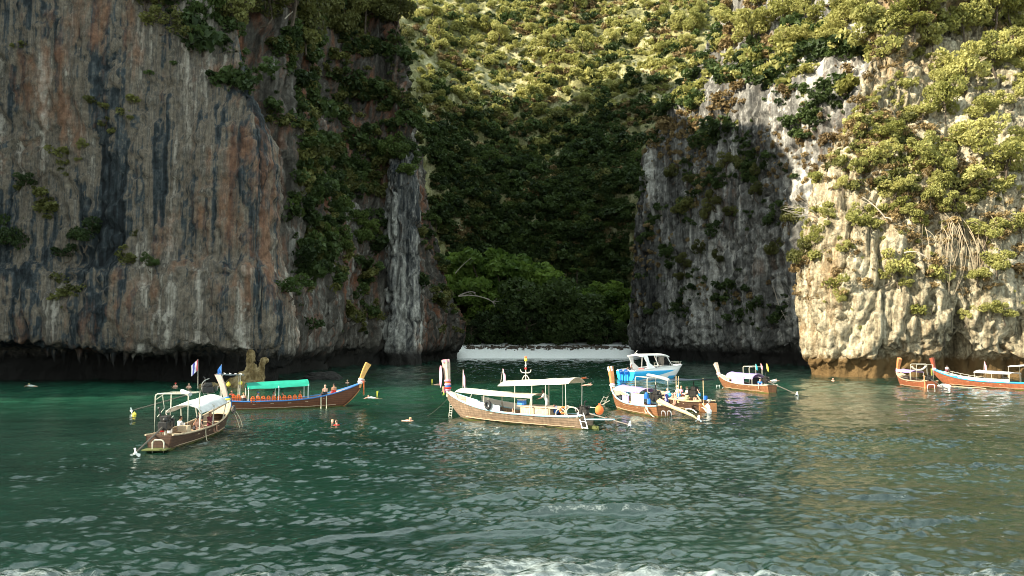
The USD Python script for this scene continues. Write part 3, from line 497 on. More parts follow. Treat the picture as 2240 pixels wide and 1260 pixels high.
# ---- stalactites under the lip of the streaked cliff
lipj = np.nonzero((sheet_id == 0) & (Z > 4.2) & (Z < 8.5) & (PXx > -60) & (PXx < 640) & front)[0]
lip_xy = ALL[lipj]
for k in range(46):
    tpx = -20 + 640 * (k + rng.uniform(-.4, .4)) / 46; c = lipj[np.abs(PXx[lipj] - tpx) < 12]
    if not len(c): continue
    j = c[np.argmin(Z[c] + rng.uniform(0, 1.5, len(c)))]; p = ALL[j]; L = rng.uniform(.8, 2.6); r0 = L * rng.uniform(.2, .34)
    pts = p + np.array([0, .6, .9]) + np.cumsum(np.vstack([[0, 0, 0], np.c_[rng.normal(0, .08, (6, 2)), -np.full(6, L / 5)]]), 0)
    mm = tube(pts, r0 * np.array([1.3, 1, .85, .6, .45, .25, .08]) * rng.uniform(.85, 1.15, 7), 8)
    obj('stalactite', mm, ROCK_LEFT, stage.GetPrimAtPath('/World/left_cliff'), smooth=True)
# ---- the sunlit, weed-brown rock at the foot of the streaked cliff
ROCK_FOOT = rock('foot_rock', [(0.3, (0.045, 0.030, 0.014)), (0.52, (0.16, 0.108, 0.042)), (0.75, (0.34, 0.255, 0.13))], (0.2, 0.1, 0.04), 0.4, streak=(.8, .8, .3))
def boulder(name, label, c, r, seed, m):
    s = trimesh.creation.icosphere(5, 1.0); v = s.vertices
    d = .78 + .5 * (meshkit.fbm(v * 1.6 + seed * 7.3, 4, seed) - .3) + .22 * (ridged(v * 3.1 + seed, 3, seed + 4) - .6)
    s.vertices = v * d[:, None] * np.array(r)
    t = obj(name, s, m, smooth=True); s.vertices
    UsdGeom.Xformable(t).AddTranslateOp().Set(Gf.Vec3d(*map(float, c))); return tag(t, label, 'rock')
def rock_mass(name, label, chains, seed, m, cell=.28, amp=.55):
    parts = [manifold3d.Manifold.batch_hull([manifold3d.Manifold.sphere(r, 14).translate([float(q) for q in p]) for p, r in ch]) for ch in chains]
    mm = manifold3d.Manifold.batch_boolean(parts, manifold3d.OpType.Add).refine_to_length(cell).to_mesh()
    s = trimesh.Trimesh(mm.vert_properties[:, :3], mm.tri_verts); trimesh.smoothing.filter_taubin(s, iterations=10); v = s.vertices
    d = (meshkit.fbm(v * .9 + seed, 4, seed) - .5) * 2 * amp + (ridged(v * np.array([1.7, 1.7, .8]) + seed, 3, seed + 2) - .75) * amp * 1.2
    s.vertices = v + s.vertex_normals * d[:, None]
    return tag(obj(name, s, m, smooth=True), label, 'rock')
rock_mass('shore_rock', 'small sunlit golden-brown rock spur at the foot of the streaked cliff behind the left boats', [
    [((-40.0, 101.2, -.6), .9), ((-35.5, 101.0, -.2), 1.0), ((-31.2, 101.4, -.5), .9)], [((-36.4, 101.4, .0), .8), ((-33.2, 101.6, .0), .9), ((-34.0, 102.4, 2.5), .5)], [((-33.2, 102.2, 1.0), .6), ((-32.6, 102.8, 3.3), .35)], [((-34.4, 102.6, 1.2), .6), ((-34.6, 103.2, 4.3), .35)]], 3, ROCK_FOOT, .16, .45)
boulder('shore_rock', 'low dark rock at the waterline right of the weed-brown rock', on_z(700, 832) + [0, 2, -.2], (3.5, 2.2, 1.5), 8, ROCK_DARK)
# ------------------------------------------------------------------ the sea
def axis_grid(lo, mid_lo, mid_hi, hi, step, grow):
    a = np.arange(mid_lo, mid_hi, step); out = [a]
    up, s = [], step
    x = a[-1]
    while x < hi: s *= grow; x += s; up.append(x)
    dn, s, x = [], step, a[0]
    while x > lo: s *= grow; x -= s; dn.append(x)
    return np.r_[dn[::-1], a, up]
gxs = axis_grid(-420, -24, 24, 420, .10, 1.021)
gys = np.unique(np.r_[np.linspace(-160, 10, 18), np.linspace(12, 16.8, 12), axis_grid(17, 17, 48, 300, .08, 1.0085)])
WX, WY = np.meshgrid(gxs, gys, indexing='ij')
STEP = .3 * np.gradient(gxs)[:, None] + .7 * np.gradient(gys)[None, :]
wr = np.random.default_rng(5)
H = np.zeros_like(WX)
P3 = np.stack([WX, WY, 0 * WX], -1)
gust = meshkit.fbm(P3 * np.array([.035, .06, 1]), 3, 61)
calm = np.clip(.62 + .9 * (gust - .42) + .30 * np.clip((WX + 14) / 14, -1, 1) * (WY < 90), .30, 1.15) * np.clip(1.25 - WY / 190, .35, 1)
patch = np.clip(3.1 * (meshkit.fbm(P3 * np.array([.32, .62, 1]), 3, 63) - .27), .55, 1.5)
warps = [meshkit.noise(P3 * f_ + 3.7 * f_, k) for k, f_ in enumerate((1.2, .8, .55, .35, .22, .13))]
far = np.clip((WY - 60) / 50, 0, 1)
for k in range(120):
    lam = .30 * (16.0 ** (k / 119)); kk = 2 * np.pi / lam
    th = -math.pi / 2 + wr.normal(0, .60) + .2; ph = wr.uniform(0, 6.28)
    slope = .066 if lam < .75 else .040 if lam < 1.15 else .016 if lam < 1.8 else .010 + .024 * far
    w = np.clip((lam / STEP - 2.4) / 2.0, 0, 1)          # only what this grid can carry
    if w.max() <= 0: continue
    arg = kk * (WX * math.cos(th) + WY * math.sin(th) + .6 * lam * warps[int(k / 20)]) + ph
    H += (w * slope / kk * (calm * patch if lam < 1.3 else calm if lam < 3 else 1)) * (np.sin(arg) - .30 * np.cos(2 * arg))
FOAM = np.zeros_like(WX)
def crest(p, q, height, width, foam, shape=.35):
    global H, FOAM
    a, b = np.array(on_z(*p)[:2]), np.array(on_z(*q)[:2]); L = np.linalg.norm(b - a); u = (b - a) / L; n = np.array([-u[1], u[0]])
    if n[1] > 0: n = -n                            # n towards the camera
    s = ((WX - a[0]) * u[0] + (WY - a[1]) * u[1]) / L; d = (WX - a[0]) * n[0] + (WY - a[1]) * n[1] + .5 * (meshkit.noise(P3 * .7, 91) - .5) + .25 * np.sin(s * 5)
    env = np.clip(s / .25, 0, 1) * np.clip((1 - s) / .25, 0, 1); env = env * env * (3 - 2 * env)
    prof = np.where(d > 0, np.exp(-(d / (width * shape)) ** 2), np.exp(-(d / width) ** 2))
    H += height * env * (prof - .35 * np.exp(-((d - width * 1.1) / (width * .8)) ** 2))
    if foam: FOAM = np.maximum(FOAM, foam * env * np.exp(-((d - width * .22) / (width * .42)) ** 2))
crest((1120, 1128), (1480, 1112), .24, .45, .50)
crest((1460, 1150), (1000, 1150), .10, .6, 0)
crest((1860, 1092), (2020, 1086), .14, .35, .40)
crest((420, 1228), (1010, 1140), .09, .5, .25)
crest((880, 1190), (1230, 1150), .10, .4, .2)
crest((1000, 1100), (1230, 1068), .09, .5, 0)
crest((1280, 1030), (1420, 1004), .12, .7, 0)
crest((1600, 1180), (2200, 1120), .08, .6, 0)
edge = 23.5 + .7 * np.sin(WX * .33 + 1) + 3.2 * (meshkit.fbm(P3 * np.array([.3, .5, 1]), 3, 14) - .5)
FOAM = np.maximum(FOAM, np.clip((edge - WY) / 3.4, 0, 1) * (.55 + .45 * meshkit.noise(P3 * np.array([.35, .9, 1]), 15)) * (WY > 12))
H += np.clip((24.5 - WY) / 3, 0, 1) * (meshkit.fbm(P3 * np.array([1.6, 2.6, 1]), 4, 16) - .5) * .34 * (WY > 8)
LIT_SHALLOW = np.exp(-((WX + 52) / 26) ** 2 - ((WY - 88) / 20) ** 2) + .55 * np.exp(-((WX + 8) / 22) ** 2 - ((WY - 88) / 16) ** 2) + .5 * np.exp(-((WX - 34) / 18) ** 2 - ((WY - 104) / 16) ** 2)  # greener patches: sunlit water put into the colour, sandy bottom assumed
LIT_SHALLOW = np.clip(LIT_SHALLOW * (.55 + .9 * meshkit.fbm(P3 * np.array([.05, .16, 1]), 3, 19)), 0, 1)
SEA = M('sea_water', {
    'g': ('geometry', {}), 'fo': ('attribute', {'attribute': 'foam'}), 'sh': ('attribute', {'attribute': 'lit_shallow'}),
    'mpb': ('mapping', {'scale': (.05, .12, .05)}), 'nb': ('noise_texture', {'scale': 1.0, 'detail': 4.0}),
    'rb': ('rgb_ramp', {'ramp': [(.35, (.0022, .0100, .0062)), (.65, (.0055, .021, .0135))]}),
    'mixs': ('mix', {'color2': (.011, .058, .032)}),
    'mpn': ('mapping', {'scale': (1.5, 2.6, 1.5)}), 'nn': ('noise_texture', {'scale': 1.5, 'detail': 6.0, 'roughness': .62, 'distortion': .5}),
    'bp': ('bump', {'strength': .6, 'distance': .05}),
    'mpf': ('mapping', {'scale': (1.0, 2.2, 1.0)}), 'nf': ('noise_texture', {'scale': 4.2, 'detail': 10.0, 'roughness': .78, 'distortion': 1.2}),
    'vf': ('voronoi_texture', {'feature': 'distance_to_edge', 'scale': 1.3, 'randomness': 1.0}), 'nd': ('mix', {'mix_type': 'add', 'fac': .45}),
    'vr': ('map_range', {'from_min': 0.0, 'from_max': .30, 'to_min': .09, 'to_max': -.09, 'clamp': True}),
    'f1': ('math', {'math_type': 'multiply_add', 'value2': .80}), 'f2': ('math', {'math_type': 'add'}), 'fr': ('map_range', {'from_min': .66, 'from_max': 1.02, 'to_min': 0.0, 'to_max': .92, 'clamp': True}),
    'fcut': ('math', {'math_type': 'multiply', 'use_clamp': True}), 'fx': ('math', {'math_type': 'multiply', 'value2': 9.0, 'use_clamp': True}),
    'w': ('principled_bsdf', {'roughness': .02, 'ior': 1.75, 'specular_ior_level': .5}),
    'f': ('principled_bsdf', {'base_color': (.40, .45, .44), 'roughness': .6, 'specular_ior_level': .3}), 'm': ('mix_closure', {})},
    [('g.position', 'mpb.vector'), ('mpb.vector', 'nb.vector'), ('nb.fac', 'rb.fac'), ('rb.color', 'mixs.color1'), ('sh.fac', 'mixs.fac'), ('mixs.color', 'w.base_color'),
     ('g.position', 'mpn.vector'), ('mpn.vector', 'nn.vector'), ('nn.fac', 'bp.height'), ('bp.normal', 'w.normal'),
     ('g.position', 'mpf.vector'), ('mpf.vector', 'nf.vector'), ('mpf.vector', 'nd.color1'), ('nf.color', 'nd.color2'), ('nd.color', 'vf.vector'), ('vf.distance', 'vr.value'),
     ('nf.fac', 'f1.value1'), ('fo.fac', 'f1.value3'), ('f1.value', 'f2.value1'), ('vr.result', 'f2.value2'), ('f2.value', 'fr.value'),
     ('fo.fac', 'fx.value1'), ('fx.value', 'fcut.value1'), ('fr.result', 'fcut.value2'), ('fcut.value', 'm.fac'), ('w.BSDF', 'm.closure1'), ('f.BSDF', 'm.closure2')], 'm.closure')
sea = obj('water', tri(np.stack([WX, WY, H], -1).reshape(-1, 3), grid_faces(*WX.shape)), SEA, smooth=True)
tag(sea, 'dark green sea with small waves and foam in the foreground', None, None, 'structure')
pv = UsdGeom.PrimvarsAPI(sea)
for nm, a in (('foam', FOAM * .50), ('lit_shallow', LIT_SHALLOW)):
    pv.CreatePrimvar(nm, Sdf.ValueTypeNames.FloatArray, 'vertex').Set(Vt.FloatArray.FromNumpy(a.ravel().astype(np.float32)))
# ------------------------------------------------------------------ boat looks
def hullwood(name, col, weed=(.10, .105, .025), weed_top=.12, var=.45):
    return M(name, {'tc': ('texture_coordinate', {}), 'mp': ('mapping', {'scale': (1.1, 1.1, 9.0)}), 'n': ('noise_texture', {'scale': 1.2, 'detail': 6.0, 'roughness': .65}),
        'mp2': ('mapping', {'scale': (3.0, 3.0, .5)}), 'n2': ('noise_texture', {'scale': 1.6, 'detail': 5.0}), 'ad': ('mix', {'fac': .45}),
        'r': ('rgb_ramp', {'ramp': [(.3, tuple(c * (1 - var) for c in col)), (.5, col), (.7, tuple(min(c * (1 + var), .9) for c in col))]}),
        'sx': ('separate_xyz', {}), 'wv': ('math', {'math_type': 'multiply_add', 'value2': .22}), 'mr': ('map_range', {'from_min': weed_top, 'from_max': weed_top + .10, 'to_min': 1.0, 'to_max': 0.0, 'clamp': True}),
        'mx': ('mix', {'color2': weed}), 'sz': ('math', {'math_type': 'multiply', 'value2': 5.6}), 'fr': ('math', {'math_type': 'fraction'}), 'lt': ('math', {'math_type': 'less_than', 'value2': .11}), 'sm': ('mix', {'color2': tuple(c_ * .30 for c_ in col)}), 'p': ('principled_bsdf', {'roughness': .6, 'specular_ior_level': .35})},
        [('tc.object', 'mp.vector'), ('mp.vector', 'n.vector'), ('tc.object', 'mp2.vector'), ('mp2.vector', 'n2.vector'), ('n.color', 'ad.color1'), ('n2.color', 'ad.color2'), ('ad.color', 'r.fac'),
         ('r.color', 'sm.color1'), ('sx.z', 'sz.value1'), ('sz.value', 'fr.value1'), ('fr.value', 'lt.value1'), ('lt.value', 'sm.fac'), ('sm.color', 'mx.color1'), ('tc.object', 'sx.vector'), ('n2.fac', 'wv.value1'), ('sx.z', 'wv.value3'), ('wv.value', 'mr.value'), ('mr.result', 'mx.fac'), ('mx.color', 'p.base_color')])
W_BROWN = hullwood('varnished_brown_hull', (.115, .042, .020)); W_ORANGE = hullwood('worn_orange_hull', (.21, .092, .04), var=.6); W_TAN = hullwood('bleached_tan_hull', (.20, .138, .09), var=.8)
W_DARK = hullwood('dark_brown_hull', (.075, .040, .024)); W_RED = hullwood('red_brown_hull', (.26, .082, .036), var=.5); W_INNER = hullwood('weathered_inner_planks', (.30, .22, .15), (.2, .15, .1), -9.0)
WOOD_Y = plain('golden_prow_wood', (.55, .30, .09), .45, .25, 5); WOOD_G = plain('grey_prow_wood', (.42, .34, .26), .8, .3, 6); WOOD_O = plain('orange_prow_wood', (.50, .21, .08), .55, .25, 5); WOOD_R = plain('red_brown_prow_wood', (.24, .055, .028), .5, .25, 5); WOOD_P = plain('pink_grey_prow_wood', (.40, .30, .245), .8, .2, 6)
WOOD_L = plain('light_deck_wood', (.45, .34, .22), .8, .35, 5); WOOD_B = plain('pale_bamboo', (.55, .40, .22), .6, .3, 8)
WHITE = plain('white_paint', (.80, .79, .75), .45, .06, 3); CREAM = plain('cream_cloth', (.66, .61, .50), .9, .26, 2.2, trans=.25); WCLOTH = plain('white_cloth', (.74, .74, .72), .9, .16, 2.5, trans=.2)
TEAL = plain('teal_tarpaulin', (.010, .30, .20), .6, .22, 2.5, trans=.1); LILAC = plain('lilac_tarpaulin', (.37, .28, .55), .8, .14, 2.5, trans=.2); NAVY = plain('navy_tarpaulin', (.02, .028, .045), .6, .3, 4)
BLUE = plain('blue_paint', (.05, .19, .48), .4, .2, 5); SKYB = plain('sky_blue_paint', (.03, .38, .72), .35, .1, 3); PALEB = plain('pale_blue_paint', (.36, .58, .66), .5, .25, 5); AQUA = plain('blue_barrel_plastic', (.02, .13, .48), .35, .1, 3)
STEEL = plain('worn_steel', (.50, .48, .42), .45, .3, 8, metal=.5); GALV = plain('pale_painted_tube', (.52, .48, .38), .55, .3, 8); SHAFT = plain('rusty_shaft', (.09, .075, .06), .5, .4, 8, metal=.3); OILY = plain('oily_engine_black', (.022, .020, .018), .45, .6, 12); RUBBER = plain('black_rubber', (.02, .02, .02), .7, .3, 8)
ORANGE = plain('orange_life_jacket', (.85, .16, .035), .8, .15, 5); RED = plain('red_cloth', (.55, .03, .02), .8, .2, 5); PINK = plain('pink_cloth', (.82, .40, .52), .85, .08, 4, trans=.25); YELLOW = plain('yellow_cloth', (.80, .66, .08), .8, .1, 4); LIME = plain('lime_ribbon', (.60, .75, .12), .8, .1, 4)
ROPE = plain('pale_rope', (.58, .50, .34), .95, .2, 20); ROPE_D = plain('dark_rope', (.10, .085, .07), .95, .3, 20); MAROON = plain('maroon_cloth', (.12, .02, .03), .85, .2, 5); BLACKC = plain('black_cloth', (.018, .018, .022), .85, .3, 5); GREENC = plain('dark_green_cloth', (.02, .12, .06), .85, .2, 5); BLUEC = plain('blue_cloth', (.06, .22, .62), .85, .15, 5); SOLAR = plain('solar_panel', (.10, .13, .15), .2, .2, 6, spec=.8); GREYC = plain('grey_cloth', (.42, .41, .40), .9, .1, 4); KHAKI = plain('khaki_canvas', (.46, .46, .24), .9, .2, 4); WEED = plain('weedy_green_wood', (.085, .095, .025), .85, .4, 5)
GLASSD = M('dark_windscreen', {'t': ('transparent_bsdf', {'color': (.35, .4, .42)}), 'g': ('glossy_bsdf', {'color': (.9, .9, .9), 'roughness': .03}), 'f': ('fresnel', {'IOR': 1.6}), 'm': ('mix_closure', {})}, [('f.fac', 'm.fac'), ('t.BSDF', 'm.closure1'), ('g.BSDF', 'm.closure2')], 'm.closure')

class Boat:
    def __init__(s, name, label, cat_, stern, bow, near, group=None, Lf=.87, roll=0.0, pts=None):
        a, b = (np.array(p)[:2] for p in (pts or (on_z(*stern), on_z(*bow))))
        s.wl = np.linalg.norm(b - a); s.L = s.wl / Lf; u = (b - a) / s.wl; s.rz = math.atan2(u[1], u[0]); s.near = near
        c = a + u * s.L / 2; s.o = np.array([c[0], c[1], 0.0]); s.u, s.n = np.array([u[0], u[1], 0]), np.array([-u[1], u[0], 0])
        s.t = thing(name, label, cat_, s.o, s.rz, group, rx=roll)
    def local(s, w): d = np.asarray(w) - s.o; return np.array([d @ s.u, d @ s.n, d[2]])
    def world(s, p): return s.o + s.u * p[0] + s.n * p[1] + np.array([0, 0, p[2]])
    def px(s, X_, Y_, y=0.0):                   # pixel -> local point on the lengthwise plane at this y
        d = ray(X_, Y_); t = ((s.o + s.n * y - [0, 0, CAM_H]) @ s.n) / (d @ s.n)
        return s.local(np.array([0, 0, CAM_H]) + d * t)
    def pc(s, X_, Y_, x=0.0):                   # pixel -> local point on the crosswise plane at this x
        d = ray(X_, Y_); t = ((s.o + s.u * x - [0, 0, CAM_H]) @ s.u) / (d @ s.u)
        return s.local(np.array([0, 0, CAM_H]) + d * t)
    def part(s, name, mesh, m, parent=None, smooth=35, label=None):
        return obj(name, cat(mesh) if isinstance(mesh, list) else mesh, m, parent or s.t, smooth, label)
    # ---- hull
    def hull(s, B, f0, bow_h, mat, rail, inner=None, stern_w=.66, fore=True, benches=(.25, .4, .55, .68), rail_r=.06, ribs=0, stem=None):
        L = s.L
        s.b = lambda t: B / 2 * np.where(t < .42, stern_w + (1 - stern_w) * np.sin(np.clip(t / .42, 0, 1) * np.pi / 2), np.clip(1 - np.clip((t - .42) / .58, 0, 1) ** 2.3, 0.0, 1) ** .85 * .97 + .03)
        s.zg = lambda t: f0 + (bow_h - f0) * np.clip((t - .38) / .62, 0, 1) ** 2.3 + .14 * np.clip((.25 - t) / .25, 0, 1) ** 2
        s.zk = lambda t: -.42 + (bow_h * .8 + .42) * np.clip((t - .76) / .24, 0, 1) ** 1.9
        t = np.linspace(0, 1, 44)[:, None]; q = np.linspace(0, 1, 10)[None, :]
        def skin(off, lift):
            b = np.maximum(s.b(t) - off, .012); k, g = s.zk(t) + lift, s.zg(t)
            y = b * q ** (.42 + .2 * t); z = k + (g - k) * q ** 1.45; x = (t - .5) * L + 0 * q
            half = np.stack([x, y, z], -1); other = half[:, ::-1] * [1, -1, 1]
            return np.concatenate([other[:, :-1], half], 1)
        o_, i_ = skin(0, 0), skin(.07, .09); n = o_.shape[1]
        s.part('hull', [tri(o_.reshape(-1, 3), grid_faces(44, n, True)), tri(np.vstack([o_[0], i_[0]]), [[j, j + 1, n + j + 1, n + j] for j in range(n - 1)]),
                        tri(o_[0], [[0, j, j + 1] for j in range(1, n - 1)])], mat)
        s.part('inner_planking', tri(i_.reshape(-1, 3), grid_faces(44, n)), inner or W_INNER)
        tt = np.linspace(0, .99, 40)
        for sg in (1, -1):
            pts = np.stack([(tt - .5) * L, sg * (s.b(tt) + .01), s.zg(tt) + .02], -1); s.part('gunwale', tube(pts, rail_r, 6), rail)
        d = np.linspace(.04, .80, 20); w = np.maximum(s.b(d) - .16, .05)
        s.part('deck', sheet(np.stack([np.stack([(d - .5) * L, sg * w, 0 * d + .16 + .25 * np.clip(d - .6, 0, 1)], -1) for sg in (-1, 0, 1)], 1), .03), WOOD_L)
        for bt in benches:
            s.part('bench', box((.30, 2 * float(s.b(np.array(bt))) - .12, .045), ((bt - .5) * L, 0, float(s.zg(np.array(bt))) - .22), .01), WOOD_L)
        for k in range(ribs):
            bt = .2 + .6 * k / ribs; yy = float(s.b(np.array(bt)))
            for sg in (1, -1): s.part('rib', tube([((bt - .5) * L, sg * (yy - .11), float(s.zg(np.array(bt))) - .03), ((bt - .5) * L, sg * (yy * .90 - .12), float(s.zg(np.array(bt))) * .62), ((bt - .5) * L, sg * (yy * .72 - .12), .18)], .035, 4), WOOD_L)
        if fore:
            d = np.linspace(.80, .985, 10); w = np.maximum(s.b(d) - .03, .01)
            s.part('foredeck', sheet(np.stack([np.stack([(d - .5) * L, sg * w, s.zg(d) - .05 + .04 * (1 - abs(sg))], -1) for sg in (-1, 0, 1)], 1), .03), WOOD_L)
        s.part('keel', tube(np.stack([(np.linspace(.3, .99, 24) - .5) * L, 0 * np.linspace(.3, .99, 24), s.zk(np.linspace(.3, .99, 24)) - .03], -1), .055, 5), stem or mat)
    def prow(s, top, mat, w=(.17, .34), cap=None, garland=(), ribbons=(), thick=.8, cap_len=.14):
        x1 = .5 * s.L - .06; z1 = float(s.zg(np.array(1.0))); top = np.asarray(top, float)
        base = np.array([x1 - .12, 0, z1 - .45]); h = top - base
        c = bez([base, base + [h[0] * .28, h[1] * .3, h[2] * .42], top], 12); k = np.linspace(0, 1, 12)
        def bar(a, b):
            cc = c[a:b]; ww = w[0] + (w[1] - w[0]) * k[a:b] ** 1.3; P = []
            for p, ww_, i in zip(cc, ww, range(a, b)):
                d = c[min(i + 1, 11)] - c[max(i - 1, 0)]; d /= np.linalg.norm(d); f = np.cross([0, 1, 0], d); e = ww_ / 2; g = ww_ * thick / 2
                P.append([p + f * e * sx + np.array([0, g * sy, 0]) for sx, sy in ((1, 1), (-1, 1), (-1, -1), (1, -1))])
            P = np.array(P); v = P.reshape(-1, 3); n = len(P); F = [[i * 4 + j, i * 4 + (j + 1) % 4, i * 4 + 4 + (j + 1) % 4, i * 4 + 4 + j] for i in range(n - 1) for j in range(4)] + [[3, 2, 1, 0], [n * 4 - 4, n * 4 - 3, n * 4 - 2, n * 4 - 1]]
            return tri(v, F)
        pr = s.part('prow_post', bar(0, 12), mat)
        if cap:
            d = c[11] - c[9]; d /= np.linalg.norm(d)
            s.part('prow_cap', tube([top - d * cap_len * 1.6, top + d * .02], w[1] * .64, 4), cap, pr)
        for j, m in enumerate(garland):
            i = 2 + j * .55; p = np.array([np.interp(i, np.arange(12), c[:, a]) for a in range(3)]); d = c[4] - c[1]; d /= np.linalg.norm(d)
            s.part('garland', torus(.15 + .05 * (j % 2), .085, p, d, 14, 7), m, pr)
        for j, (m, ln) in enumerate(ribbons):
            i = 3; p = c[i]; a = .28 * (j - (len(ribbons) - 1) / 2) + .12; q = np.linspace(0, 1, 7)[:, None]
            P = np.stack([p + np.array([.16 + a * .3, s.near * .22 + sd * .10, 0]) + q * np.array([.08, 0, -ln]) + np.array([1, .2, 0]) * (np.sin(q * 5 + j) * .04) for sd in (-1, 1)], 1)
            s.part('ribbon', sheet(P, .015), m, pr)
        return c
    def canopy(s, x0, x1, w, z, rise, mat, posts=(), pm=None, sag=.04, dz=0.0, droop=.10, r=.03, name='canopy', base=None, label=None, y0=0.0, seed=0):
        u, v = np.meshgrid(np.linspace(0, 1, 15), np.linspace(-1, 1, 11), indexing='ij')
        Z = z + dz * u + rise * (1 - v ** 2) - sag * np.abs(np.sin(u * np.pi * max(1, len(posts) - 1))) * (1 - .5 * np.abs(v)) - droop * (np.abs(v) > .95) + (meshkit.noise(np.stack([u * 6, v * 4, 0 * u + seed], -1), 3) - .5) * .06
        s.part(name, sheet(np.stack([x0 + (x1 - x0) * u, y0 + v * w / 2, Z], -1), .02), mat, smooth=50, label=label)
        for px_ in posts:
            for sg in (1, -1):
                t = np.clip(px_ / s.L + .5, 0, 1); uu = (px_ - x0) / (x1 - x0); yb = sg * min(float(s.b(t)) - .03, w / 2)
                s.part('canopy_post', tube([(px_, yb, base if base is not None else float(s.zg(t))), (px_, y0 + sg * (w / 2 - .02), z + dz * uu - .01)], r, 6), pm or GALV)
            s.part('canopy_beam', tube([(px_, y0 + yy * w / 2 * .96, z + dz * uu + rise * (1 - yy ** 2) - .035) for yy in np.linspace(-1, 1, 7)], r * .8, 5), pm or GALV)
    def goal(s, x, w, z, mat=None, r=.035, x2=None, y0=0.0, name='frame'):   # upright tube frame across the boat
        t = np.clip(x / s.L + .5, 0, 1); zb = float(s.zg(t)); a = w / 2
        s.part(name, tube([(x, y0 - a, zb - .1), (x, y0 - a, z - .14), (x, y0 - a + .04, z - .04), (x, y0 - a + .14, z), (x, y0 + a - .14, z), (x, y0 + a - .04, z - .04), (x, y0 + a, z - .14), (x, y0 + a, zb - .1)], r, 6), mat or GALV)
    def engine(s, x, z, tail_to, y=0.0, mat=None, shaft=None, prop=None, big=1.0):
        p = np.array([x, y, z]); k = big
        ms = [box((.75 * k, .42 * k, .40 * k), p + [0, 0, .1], .05), box((.5 * k, .34 * k, .26 * k), p + [.02, 0, .40 * k], .05), box((.14, .46 * k, .42 * k), p + [.47 * k, 0, .2], .03), tube([p + [-.2, .2, .45], p + [-.25, .26, .85 * k], p + [-.4, .28, .92 * k]], .05, 7), tube([p + [.1, -.22, .2], p + [.1, -.30, .2]], .15, 10), ball(p + [-.35, -.1, .45], .13, 1), tube([p + [-.3, .21, .1], p + [-.3, .29, .1]], .13, 10), tube(bez([p + [.3, .1, .5], p + [.1, .25, .62], p + [-.25, .2, .5]], 6), .035, 5), tube(bez([p + [.4, -.15, .42], p + [.1, -.3, .5], p + [-.2, -.24, .28]], 6), .03, 5), box((.2, .5 * k, .08), p + [0, 0, -.16], .02)]
        e = s.part('engine', ms, mat or OILY)
        s.part('fan_pulley', tube([p + [.55 * k, 0, .18], p + [.59 * k, 0, .18]], .17 * k, 12), STEEL, e)
        s.part('engine_mount', tube([(x, y, .3), p + [0, 0, -.15]], .07, 7), STEEL)
        hb = p + [.4, 0, .2]; s.part('tiller', tube(bez([hb, hb + [.5, .05, .18], hb + [1.0, .1, .3]], 6), .025, 5), STEEL)
        tail_to = np.asarray(tail_to, float); st = p + [-.3, 0, .05]; d = (tail_to - st) / np.linalg.norm(tail_to - st)
        sh = s.part('tail_shaft', tube([st, st + d * 1.0, tail_to], [.075, .055, .045], 7), shaft or SHAFT)
        a = np.cross(d, [0, 0, 1]); a /= np.linalg.norm(a); b = np.cross(d, a); pm = [tube([tail_to, tail_to + d * .2], [.08, .05], 8)]
        for j in range(3):
            an = j * 2.094 + .4; r_ = a * math.cos(an) + b * math.sin(an); q_ = np.cross(d, r_)
            pm.append(trimesh.convex.convex_hull(np.array([tail_to + d * .04 + r_ * .05 + q_ * .03, tail_to + d * .12 + r_ * .05 - q_ * .03, tail_to + d * .03 + r_ * .24 + q_ * .11, tail_to + d * .12 + r_ * .26 - q_ * .06, tail_to + d * .08 + r_ * .31, tail_to + d * .06 + r_ * .2])))
        s.part('propeller', pm, prop or WHITE, sh)
        return tail_to
    def ladder(s, top, foot, wdir, n=4, w=.38, r=.025, mat=None):
        top, foot, wd = (np.asarray(a, float) for a in (top, foot, wdir)); wd = wd / np.linalg.norm(wd) * w / 2
        ms = [tube([top + wd, foot + wd], r, 6), tube([top - wd, foot - wd], r, 6)] + [tube([top * (1 - k) + foot * k + wd, top * (1 - k) + foot * k - wd], r, 6) for k in np.linspace(.15, .95, n)]
        lad = s.part('boarding_ladder', ms[:2], mat or GALV)
        for m in ms[2:]: s.part('rung', m, mat or GALV, lad)
    def hoop(s, p, w, h, dirn, mat=None, r=.04):
        p = np.asarray(p, float); d = np.asarray(dirn, float); d = d / np.linalg.norm(d) * w / 2
        s.part('boarding_hoop', tube([p - d + [0, 0, -h], p - d, p - d * .8 + [0, 0, .1], p - d * .4 + [0, 0, .14], p + d * .4 + [0, 0, .14], p + d * .8 + [0, 0, .1], p + d, p + d + [0, 0, -h]], r, 7), mat or WHITE)
    def flag(s, foot, top, size, mat, wav=.05, pole=True, pennant=False, label=None, pm=None, dirn=(-1, 0)):
        foot, top = np.asarray(foot, float), np.asarray(top, float)
        if pole: fp = s.part('flag_pole', tube([foot, top], .018, 5), pm or GALV)
        u, v = np.meshgrid(np.linspace(0, 1, 9), np.linspace(0, 1, 6), indexing='ij'); wd, h = size
        k = (1 - u * .9) if pennant else 1 + 0 * u
        d = np.array([dirn[0], dirn[1], 0.0]); e = np.array([-d[1], d[0], 0])
        P = top + d * (u * wd)[..., None] + e * (np.sin(u * 7 + v * 2) * wav)[..., None] + np.array([0, 0, 1]) * (-(v - .5) * h * k - h * .5 - u * h * .55 * (not pennant))[..., None]
        return s.part('flag', sheet(P, .01), mat, smooth=60, label=label)
def sub_things(): pass
def tyre(b, p, nrm, R=.30, label='black tyre fender hanging on the side of the white boat'):
    t = thing('tyre_fender', label, 'tyre', b.world(p), b.rz); obj('tyre', torus(R * .72, R * .3, (0, 0, 0), nrm, 26, 10), RUBBER, t, True)
    obj('rope', tube([(0, 0, R * .6), (0, -.05 * np.sign(nrm[1]), R * .6 + .35)], .015, 4), ROPE, t)
